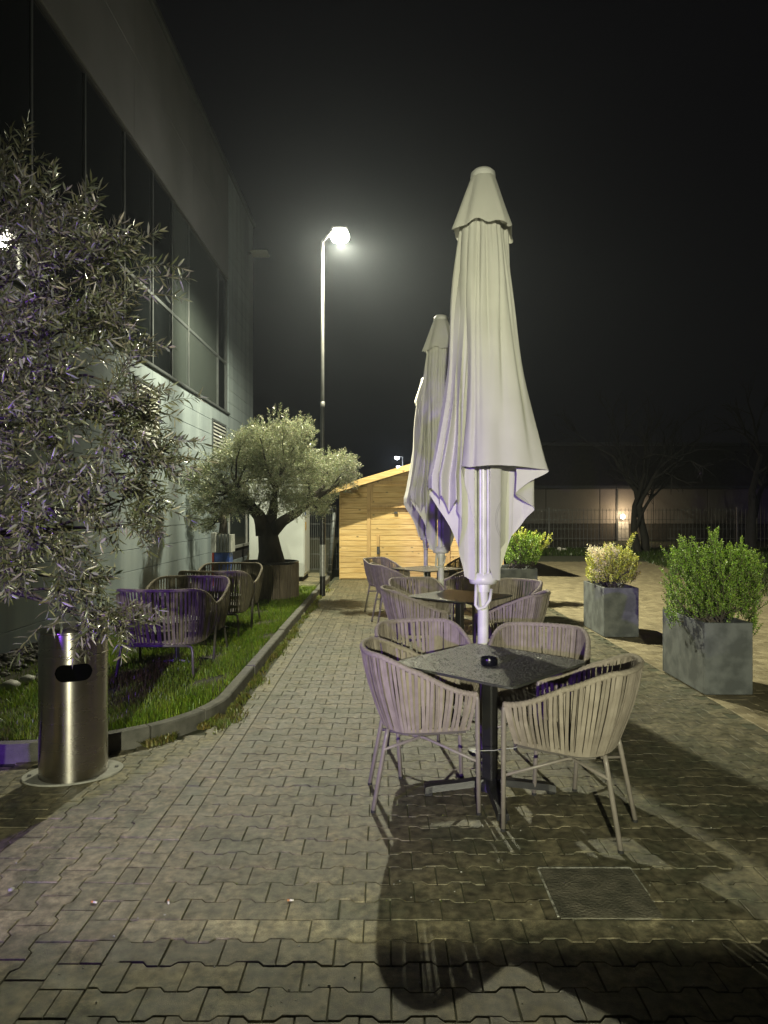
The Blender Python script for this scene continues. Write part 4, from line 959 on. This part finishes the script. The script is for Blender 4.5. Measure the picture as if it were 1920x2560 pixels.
# ------------------------------------------------------------------ chairs
def make_chair(name, label, group, hw=.30, front=.27, back=.30, zr0=.645, zr1=.845, zl=.44, legs_b=.185, strap='strap', rope='rope', tube='tube', N=60, lounge=False):
    t = thing(name, label, 'chair', group=group)
    xs = -.03
    def ringpt(u, top=True):
        # u 0..1 along the U from the front left end round the back to the front right end
        fw, bk, w_ = (front, back, hw) if top else (front-.035, back-.10, hw-.055)
        straight = .30
        v = abs(u-.5)*2   # 0 at back, 1 front
        sgn = -1 if u < .5 else 1
        if v > 1-straight*1.35:
            k = (1-v)/(straight*1.35); x = fw + (xs-fw)*k; yv = w_*(.94+.06*math.sin(k*math.pi/2)); return x, sgn*yv
        a = v/(1-straight*1.35)*math.pi/2
        c, s = math.cos(a), math.sin(a)
        return xs - (bk+xs+.0)*1.0*abs(c)**.80, sgn*w_*abs(s)**.80
    def rim(u):
        x, y = ringpt(u, True); v = abs(u-.5)*2; k = min(1, (1-v)/.72); k = k*k*(3-2*k)
        return Vector((x-.02*k, y, zr0+(zr1-zr0)*k))
    def low(u):
        x, y = ringpt(u, False); v = abs(u-.5)*2; return Vector((x, y, zl+.012*v))
    # rim rope with wrapped bumps
    n = 150; pts = [rim(i/n) for i in range(n+1)]
    MB().tube(pts, [.0155+.0018*math.sin(i*math.pi*.9) for i in range(n+1)], 8).obj('rim', M[rope], t, True)
    n = 60; MB().tube([low(i/n) for i in range(n+1)] , .0125, 8).obj('lower_rail', M[rope], t, True)
    def ribbon(mb, ua, ub, off, w_, ph):
        A = rim(ua); Bq = low(ub); tu = (rim(min(1, ua+.01))-rim(max(0, ua-.01))).normalized(); tl = (low(min(1, ub+.01))-low(max(0, ub-.01))).normalized()
        V = []; K = 5
        for i in range(K):
            s = i/(K-1); c = A.lerp(Bq, s); tg = tu.lerp(tl, s); tg.z = 0; tg.normalize(); nrm = Vector((-tg.y, tg.x, 0))*(-1)
            if nrm.dot(Vector((c.x-.05, c.y, 0))) < 0: nrm = -nrm
            bul = math.sin(s*math.pi)*.014; o = off*(1 if 0 < i < K-1 else .9)
            cc = c + nrm*(bul+o) + tg*math.sin(s*3.1+ph)*.0025; tw = nrm*math.sin(ph*3)*.002
            if i == 0: cc.z += .008
            if i == K-1: cc.z -= .006
            for (a, b) in ((-1, 1), (1, 1), (1, -1), (-1, -1)): V.append(cc + tg*a*w_/2 + tw*a + nrm*b*.0016)
        F = []
        for i in range(K-1):
            for q in range(4): a = i*4+q; b = i*4+(q+1) % 4; F.append((a, b, b+4, a+4))
        mb.add(V, F)
    for k in range(N):
        u = (k+.5)/N; u = min(.99, max(.01, u)); mb = MB(); j = rnd.uniform(-.003, .003)
        ribbon(mb, u+j*.5, u+j, .0135, rnd.uniform(.0150, .0172), rnd.uniform(0, 6)); ribbon(mb, u+.5/N, min(.995, u+.5/N-j), -.0125, rnd.uniform(.0140, .0165), rnd.uniform(0, 6))
        mb.obj('strap', M[strap], t)
    fr = rim(0); lr = .0125
    for s in (-1, 1):
        e = rim(0 if s < 0 else 1)
        MB().tube([(front+.015, s*(abs(fr.y)-.03), 0.012), (front+.005, s*(abs(fr.y)-.01), .35), (front, s*abs(fr.y), zr0-.03), (front-.006, s*abs(fr.y), zr0+.006)], lr, 10).obj('leg', M[tube], t, True)
        MB().tube([(front+.0155, s*(abs(fr.y)-.03), 0.0), (front+.015, s*(abs(fr.y)-.03), .014)], lr+.001, 10).obj('foot_cap', M['rubber'], t)
        if lounge: b = [(-back+.06, s*(legs_b-.05), zl-.01), (-back+.055, s*(legs_b-.01), zl-.02), (-back+.05, s*legs_b, zl-.07), (-back+.0, s*(legs_b+.02), .012)]
        else: b = [(-back+.11, s*(legs_b-.03), zl-.005), (-back+.10, s*(legs_b-.025), zl-.05), (-back+.03, s*legs_b, .012)]
        MB().tube(b, lr, 10).obj('leg', M[tube], t, True)
        x, y = b[-1][0], b[-1][1]; MB().tube([(x, y, 0), (x, y, .014)], lr+.001, 10).obj('foot_cap', M['rubber'], t)
    mb = MB()
    if lounge:
        mb.tube([(-back+.06, -legs_b+.05, zl-.01), (-back+.06, legs_b-.05, zl-.01)], lr, 8)
    else:
        for s in (-1, 1): mb.tube([(front+.005, s*(abs(fr.y)-.02), .285), (.03, s*.02, .335), (-back+.085, -s*(legs_b-.01), .33)], .0085, 6)
    mb.obj('stretcher', M[tube], t, True)
    V = []; 
    pts = [low(i/24) for i in range(25)]; V = [(p.x*.95, p.y*.95, zl+.0) for p in pts] + [(p.x*.95, p.y*.95, zl-.018) for p in pts]
    MB().add(V, [tuple(range(25))[::-1], tuple(range(25, 50)), (0, 24, 49, 25)] + [(i, i+25, i+26, i+1) for i in range(24)]).obj('seat', M['seat'], t)
    return t
g1 = 'woven armchairs around the terrace tables'
ch = make_chair('woven_armchair', 'woven taupe armchair at the front table, nearest at its right', g1)
ch.location = (.97, 3.50, 0); ch.rotation_euler = (0, 0, R(150))
km = kmap(ch)
for (x, y, a, lab) in ((.20, 3.84, 4, 'woven taupe armchair at the left side of the front table'),
    (.27, 4.44, -75, 'woven armchair behind the front table, left of the umbrella pole'),
    (.96, 4.27, -111, 'woven armchair behind the front table, right of the umbrella pole'),
    (.30, 6.75, 8, 'woven armchair at the left side of the second table'),
    (1.22, 6.45, 150, 'woven armchair at the near right side of the second table'),
    (.38, 7.50, -72, 'woven armchair behind the second table, left of its umbrella pole'),
    (1.35, 7.35, -135, 'dark shaded armchair behind the second table at its right'),
    (.02, 10.95, -40, 'woven armchair behind the third table, nearest the hut door'),
    (.13, 9.85, 14, 'woven armchair at the near left side of the third table'),
    (1.25, 10.95, -140, 'woven armchair behind the third table at its right'),
    (1.12, 9.55, 150, 'woven armchair at the near right side of the third table')):
    copy_tree(ch, (x, y, 0), R(a), lab, km)
g2 = 'dark lounge chairs on the lawn'
lc = make_chair('lounge_chair', 'first dark lounge chair on the lawn, back to the viewer behind the bin', g2, hw=.42, front=.32, back=.34, zr0=.60, zr1=.80, zl=.30, legs_b=.33, strap='strap_dark', rope='rope_dark', tube='tube_dark', N=56, lounge=True)
lc.location = (-2.07, 6.50, .09); lc.rotation_euler = (0, 0, R(90)); km = kmap(lc)
for (y, a, lab) in ((7.16, -90, 'second dark lounge chair on the lawn, open side towards the viewer'),
    (8.42, 90, 'third dark lounge chair on the lawn, back to the viewer'),
    (9.12, -90, 'fourth dark lounge chair, closest to the plank planter')):
    copy_tree(lc, (-2.07, y, .09), R(a), lab, km)

# ------------------------------------------------------------------ tables
def make_table(label, loc, rz):
    t = thing('bistro_table', label, 'table', loc, rz, 'black square terrace tables')
    h = .40; r = .05; o = []
    for (cx, cy, a0) in ((h-r, h-r, 0), (-h+r, h-r, 90), (-h+r, -h+r, 180), (h-r, -h+r, 270)):
        for k in range(6): a = R(a0+18*k); o.append((cx+r*math.cos(a), cy+r*math.sin(a)))
    n = len(o)
    V = [(x*.99, y*.99, .735) for x, y in o]+[(x, y, .738) for x, y in o]+[(x, y, .748) for x, y in o]+[(x*.995, y*.995, .75) for x, y in o]
    F = [tuple(range(n))[::-1], tuple(range(3*n, 4*n))]+[(l*n+k, l*n+(k+1) % n, (l+1)*n+(k+1) % n, (l+1)*n+k) for l in range(3) for k in range(n)]
    MB().add(V, F).obj('table_top', M['tabletop'], t)
    MB().box(-.2, .2, -.03, .03, .715, .735).box(-.03, .03, -.2, -.03, .715, .735).box(-.03, .03, .03, .2, .715, .735).obj('top_bracket', M['black'], t)
    MB().box(-.035, .035, -.035, .035, .06, .715, .008).obj('column', M['black'], t)
    MB().lathe([(.07, .035), (.065, .075), (.04, .10)], 16, capt=True).obj('hub', M['black'], t, True)
    for k in range(4):
        f = MB(); prof = [(.04, .035, .095), (.2, .032, .075), (.33, .030, .060), (.37, .034, .052)]
        V = []
        for (x, w_, zt) in prof: V += [(x, -w_, zt-.035), (x, -w_*.8, zt), (x, w_*.8, zt), (x, w_, zt-.035)]
        F = [(i*4+q, i*4+(q+1) % 4, (i+1)*4+(q+1) % 4, (i+1)*4+q) for i in range(3) for q in range(4)]+[(0,1,2,3), (15,14,13,12)]
        f.add(V, F); f.box(.325, .372, -.02, .02, 0, .02, .004)
        o_ = f.obj('foot', M['black'], t); o_.rotation_euler = (0, 0, R(45+90*k))
    return t
tb = make_table('front black square table with wet top and round ashtray', (.60, 3.87, 0), R(47)); km = kmap(tb)
copy_tree(tb, (.77, 6.95, 0), R(50), 'second black square table, behind the front umbrella pole', km)
copy_tree(tb, (.66, 10.3, 0), R(40), 'third black square table, in front of the hut', km)
lt = copy_tree(tb, (-2.07, 6.83, .07), R(45), 'low dark pedestal table between the first two lounge chairs', km); lt.scale = (.55, .55, .62); del lt['group']
lt = copy_tree(tb, (-2.07, 8.78, .07), R(45), 'low dark pedestal table between the rear two lounge chairs', km); lt.scale = (.55, .55, .62); del lt['group']
def drops(tab, loc, rz, n):
    ico = bmesh.new(); bmesh.ops.create_icosphere(ico, subdivisions=1, radius=1); ico.verts.index_update()
    IV = np.array([v.co[:] for v in ico.verts]); IF = np.array([[v.index for v in f.verts] for f in ico.faces]); ico.free()
    IF = IF[(IV[IF].mean(1)[:, 2] > -.2)]
    Vs = []; Fs = []
    for k in range(n):
        r = abs(rnd.gauss(.0022, .0013))+.0009; Vs.append(IV*np.array([r, r, r*.45])+np.array([rnd.uniform(-.385, .385), rnd.uniform(-.385, .385), .7500])); Fs.append(IF+k*len(IV))
    tag(obj('water_drops', big_mesh('water_drops', np.concatenate(Vs), np.concatenate(Fs), M['water'], smooth=True), tab), kind='stuff')
drops(tb, None, None, 5200)
ash = thing('ashtray', 'round black ashtray on the front table', 'ashtray', (.585, 3.80, .7505))
MB().lathe([(.001, .008), (.036, .008), (.040, .026), (.043, .040), (.046, .041), (.048, .037), (.048, .006), (.044, 0), (.001, 0)], 32).obj('bowl', M['plastic'], ash, True)
cb_ = thing('cable', 'thin pale cable looped between the two front chairs', 'cable')
MB().tube(bez((.46, 3.62, .335), (.82, 3.70, .36), .12, 12, .003), .0025, 5).obj('wire', M['wframe'], cb_, True)

# ------------------------------------------------------------------ closed umbrellas
def canopy_mesh(seed):
    rr = random.Random(seed)
    # walk round the cloth in plan at z=1.9: (x, y, hem z)
    C = [(-.165, -.16, 1.89), (-.12, -.235, 1.885), (-.04, -.265, 1.89), (.06, -.28, 1.895), (.17, -.275, 1.89), (.29, -.225, 1.88), (.405, -.15, 1.865),
         (.31, -.12, 1.80), (.20, -.105, 1.72), (.27, -.04, 1.67), (.36, .02, 1.615), (.30, .07, 1.53), (.17, .05, 1.40), (.10, -.03, 1.33), (.03, -.105, 1.25), (.06, -.09, 1.16), (.115, -.05, 1.15),
         (.11, .03, 1.17), (.22, .06, 1.45), (.30, .14, 1.72), (.20, .22, 1.78), (.10, .16, 1.5), (.05, .10, 1.16), (.0, .22, 1.5), (-.06, .33, 1.78), (-.16, .30, 1.78), (-.12, .16, 1.4), (-.10, .09, 1.16),
         (-.22, .14, 1.5), (-.33, .13, 1.72), (-.36, .03, 1.76), (-.345, -.07, 1.75), (-.29, -.04, 1.65), (-.275, -.13, 1.71), (-.24, -.07, 1.6), (-.20, -.17, 1.68), (-.185, -.10, 1.62), (-.17, -.15, 1.55), (-.19, -.115, 1.36), (-.15, -.085, 1.20), (-.11, -.07, 1.16),
         (-.07, -.095, 1.17), (-.075, -.10, 1.5), (-.13, -.10, 1.8)]
    P_ = [Vector(c) for c in C]; n = len(P_); pts = []
    for i in range(n):
        a, b, c, d = P_[i-1], P_[i], P_[(i+1) % n], P_[(i+2) % n]
        for k in range(9):
            t = k/9; q = .5*((2*b)+(c-a)*t+(2*a-5*b+4*c-d)*t*t+(3*b-a-3*c+d)*t**3)
            l = b.lerp(c, t); pts.append(q.lerp(l, .45))
    N = len(pts); K = 60; creases = [(13, 1.5, 1.8, .022, 1.9), (22, 2.2, 1.6, .015, 2.3), (35, -1.0, 2.2, .020, 2.0), (44, 1.5, 1.9, .018, 1.8), (29, 4.0, 1.6, .012, 2.6), (50, -3.0, 1.6, .014, 2.2)]+[(rr.uniform(0, len(pts)), rr.uniform(-3, 3), rr.uniform(1.2, 2.4), rr.uniform(.008, .018), rr.uniform(1.2, 2.4)) for _ in range(16)]; V = np.zeros((K, N, 3)); ZT = 3.50
    for j, p in enumerate(pts):
        hem = max(1.14, p.z); L0 = math.hypot(p.x, p.y); ux, uy = p.x/L0, p.y/L0; fr = j/N*2*math.pi
        for i in range(K):
            s = i/(K-1); z = ZT - (ZT-hem)*s
            q = max(0, min(1, (z-1.85)/(ZT-1.85))); t = .93*q**.72
            below = max(0, (1.85-z)/.7); x, y = p.x*(1-.06*below), p.y*(1-.06*below)
            rt = .135*(.86+.14*min(1, L0/.3)); x = x*(1-t)+ux*rt*t; y = y*(1-t)+uy*rt*t
            a = .010*math.sin(fr*13+z*2.2)+.006*math.sin(fr*23-z*3.7+1)+.004*math.sin(fr*7+z*7)
            a += .010*math.sin(fr*3+1)*math.sin((z-1.3)*4.5)*(1-q*.3)
            for (c0, dr, wd, dp, za) in creases:
                dj = j-(c0+dr*(3.4-z)); dj = (dj+N/2) % N-N/2
                if abs(dj) < 3*wd: a -= dp*math.exp(-(dj/wd)**2)*min(1, max(0, (z-za)*1.5))
            if L0 > .15: x += ux*a; y += uy*a
            V[i, j] = (x, y, z)
    F = []
    for i in range(K-1):
        for j in range(N): F.append((i*N+j, (i+1)*N+j, (i+1)*N+(j+1) % N, i*N+(j+1) % N))
    return big_mesh('canopy', V.reshape(-1, 3), np.array(F), M['cloth'], smooth=True)
def vent_mesh():
    N = 160; K = 16; V = np.zeros((K, N, 3))
    for j in range(N):
        a = 2*math.pi*j/N; c = abs(math.cos(2*a-.5))   # square flaps
        corner = max(0, math.cos(4*(a-R(-62))))**3
        rmax = .192+.06*corner+.008*math.sin(8*a); hem = 3.47-.05*corner-.018*math.sin(8*a+1)
        for i in range(K):
            s = i/(K-1); z = 3.83-(3.83-hem)*s; r = .078+(rmax-.078)*s**.95 + .005*math.sin(6*a+s*3)*s
            V[i, j] = (r*math.cos(a), r*math.sin(a), z)
    F = [(i*N+j, (i+1)*N+j, (i+1)*N+(j+1) % N, i*N+(j+1) % N) for i in range(K-1) for j in range(N)]
    return big_mesh('vent', V.reshape(-1, 3), np.array(F), M['cloth'], smooth=True)
ub = thing('closed_umbrella', 'front closed cream parasol, the largest, its pole behind the front table', 'umbrella', (.66, 4.55, 0), 0, 'closed parasols in a row')
cano = obj('canopy', canopy_mesh(1), ub)
obj('vent_flap', vent_mesh(), ub)
MB().lathe([(.080, 3.79), (.083, 3.83), (.080, 3.855), (.06, 3.875), (.001, 3.88)], 32).obj('cap', M['white'], ub, True)
MB().lathe([(.036, 0.03), (.036, 3.75)], 20).obj('pole', M['white'], ub, True)
MB().lathe([(.10, 0), (.10, .02), (.04, .03)], 20).obj('base_plate', M['black'], ub)
for k in range(8):
    a = R(-112+45*k*1.0); rx, ry = .062, .062
    o = MB().box(rx-.010, rx+.010, -.008, .008, 1.15, 3.3, .003).obj('rib', M['white'], ub); o.rotation_euler = (0, 0, a)
    o = MB().box(rx+.012, rx+.026, -.006, .006, 1.18, 2.3, .002).obj('strut', M['white'], ub); o.rotation_euler = (0, 0, a+.25)
MB().lathe([(.05, 1.12), (.088, 1.125), (.095, 1.15), (.088, 1.19), (.06, 1.20)], 24).lathe([(.05, 1.07), (.048, 1.125)], 20).obj('runner', M['white'], ub, True)
MB().tube([(-.05, -.03, 1.12), (-.055, -.06, 1.06), (-.06, -.08, .99), (-.045, -.085, .965), (.0, -.075, .975), (.035, -.065, 1.02), (.05, -.04, 1.09)], .011, 8).obj('hook', M['white'], ub, True)
km = kmap(ub)
copy_tree(ub, (.66, 7.92, 0), R(-4), 'second closed parasol, standing behind the second table', km)
copy_tree(ub, (.71, 11.6, 0), R(14), 'third closed parasol, farthest and mostly hidden, by the hut', km)

# ------------------------------------------------------------------ bin
bn = thing('litter_bin', 'brushed steel cylinder bin with a dark slot, under the near olive branches', 'bin', (-1.90, 4.18, 0))
RB, HB = .195, .88
mb = MB(); mb.lathe([(RB, .02), (RB, HB-.10), (RB-.002, HB-.098), (RB, HB-.096), (RB, HB)], 96)
me = mb.mesh('body', M['steel'], True)
# cut the slot: drop the faces inside and lay a fitted rim of quads
def slot_body():
    n = 160; V = []; F = []; ang0 = math.atan2(-4.18, 1.90)   # faces the viewer
    zc, hz, hx = .655, .050, .105
    # angular grid, rows fitted to the slot outline
    rows_t = np.linspace(0, 1, 7)
    for k in range(n):
        a = 2*math.pi*k/n; x = ((a+math.pi) % (2*math.pi)-math.pi)*RB; d = max(0, abs(x)-(hx-hz)); 
        hh = math.sqrt(max(0, hz*hz-d*d)) if d < hz else 0
        zz = [0.02+(zc-hh-.02)*t for t in rows_t] + [zc+hh+(HB-.0-zc-hh)*t for t in rows_t]
        for z in zz: V.append((RB*math.cos(a+ang0), RB*math.sin(a+ang0), z))
    m_ = 14
    for k in range(n):
        j = (k+1) % n
        for q in range(m_-1):
            if q == 6:
                if V[k*m_+7][2]-V[k*m_+6][2] > 1e-6 or V[j*m_+7][2]-V[j*m_+6][2] > 1e-6 or True: continue
            F.append((k*m_+q, j*m_+q, j*m_+q+1, k*m_+q+1))
    return V, F
V, F = slot_body(); obj('body', new_mesh('body', V, F, M['steel'], True), bn)
MB().lathe([(RB-.02, .03), (RB-.02, HB-.02)], 48).obj('liner', M['dark'], bn, True)
MB().lathe([(RB+.001, HB-.14), (RB+.003, HB-.138), (RB+.003, HB-.132), (RB+.001, HB-.13)], 96).obj('seam', M['steel'], bn, True)
MB().lathe([(RB, HB-.002), (RB+.012, HB+.004), (RB+.012, HB+.010), (RB-.05, HB+.035), (.03, HB+.045), (.001, HB+.045)], 64).obj('lid', M['steel'], bn, True)
MB().lathe([(RB+.002, .0), (RB+.002, .02)], 96).obj('foot_ring', M['steel'], bn, True)
bp = MB()
V = []; n = 48
for k in range(n): a = 2*math.pi*k/n; V.append((.285*math.cos(a), .20*math.sin(a), .012))
V += [(x, y, 0.001) for x, y, z in V]
bp.add(V, [tuple(range(n))]+[(k, n+k, n+(k+1) % n, (k+1) % n) for k in range(n)]); q = bp.obj('base_plate', M['plate'], bn); q.rotation_euler = (0, 0, R(18))
for s in (-1, 1): q = MB().lathe([(.012, .012), (.012, .02), (.001, .022)], 6, (.245*math.cos(R(18))*s, .245*math.sin(R(18))*s)).obj('bolt', M['galv'], bn)

# ------------------------------------------------------------------ litter on the paving
for i, (px, py, a, lab) in enumerate(((204, 1951, -12, 'cigarette butt farthest left on the paving'), (364, 1951, -70, 'cigarette butt lying lengthwise, between the other two'), (628, 1947, 2, 'cigarette butt nearest the table, on the paving'))):
    D = 1.6*1475/(py-1106); X = (px-829.5)/1475*D
    t = thing('cigarette_butt', lab, 'cigarette butt', (X, D, .0045), R(a), 'cigarette butts on the paving')
    MB().tube([(-.004, 0, 0), (.012, 0, 0)], .004, 8).obj('paper', M['paper'], t, True)
    MB().tube([(-.0142, 0, 0), (-.0042, 0, 0)], .0041, 8).obj('filter', M['filter'], t, True)
def specks():
    y = 2.2+5*rnd.random()**1.6; return (rnd.uniform(-.55, .5)*y, y, .001)
g = rocks(150, specks, .0012, .0042, 'grit', M['plate']); tag(g, 'tiny pale grit scattered on the paving', 'grit', kind='stuff')
lt_ = thing('paper_litter', 'white paper litter lying at the foot of the back fence', 'litter', (7.2, 27.8, 0))
MB().box(-.14, .02, -.08, .08, 0, .17, .04).box(.05, .24, -.06, .08, 0, .13, .04).obj('crumpled_paper', M['paper'], lt_)
pb = thing('pebble', 'single pale pebble on the paving at the lower left edge', 'pebble', (-1.66, 2.72, .0))
pb.location = ((25-829.5)/1475*2.88, 2.88, .008)
pebm = rocks(1, lambda: (0, 0, 0), .012, .013, 'stone', M['plate'], pb)

# ------------------------------------------------------------------ behind the camera: lamps inferred from their light, and an added wall blocking it
lwl = thing('added_low_wall', 'unseen low wall added behind the viewer to block the lamps', 'wall', (0, -.8, 0))
MB().box(-8, 6.5, -.10, .0, -.02, 1.08, .01).obj('wall_body', M['blocker'], lwl)
en = thing('entrance_lamp', 'entrance luminaire on a wall bracket behind the viewer', 'lamp', (-.3, -5.2, 2.42))
MB().box(-.16, .16, -.12, -.02, -.12, .14, .02).obj('housing', M['frame'], en)
MB().box(-.13, .13, -.018, .0, -.09, .10).obj('lens', M['white_glow'], en)
vl = thing('violet_lamp', 'violet wall lamp on the building just outside the left edge', 'lamp', (-5.75, -4.6, 2.30), R(60))
MB().box(-.07, .0, -.10, .10, -.30, .30, .01).obj('housing', M['frame'], vl)
MB().box(.002, .02, -.06, .06, -.26, .26).obj('lens', M['violet_glow'], vl)

# ------------------------------------------------------------------ damp night air
hz = MB().box(-60, 80, -12, 120, -2, 14).obj('haze', None)
hm = bpy.data.materials.new('haze'); hm.use_nodes = True; n = hm.node_tree.nodes; n.remove(n['Principled BSDF'])
pv = n.new('ShaderNodeVolumePrincipled'); pv.inputs['Density'].default_value = 0.0012; pv.inputs['Color'].default_value = (.78, .86, 1.0, 1); pv.inputs['Anisotropy'].default_value = 0.72
hm.node_tree.links.new(pv.outputs[0], n['Material Output'].inputs['Volume'])
hz.data.materials.clear(); hz.data.materials.append(hm); tag(hz, kind='stuff')
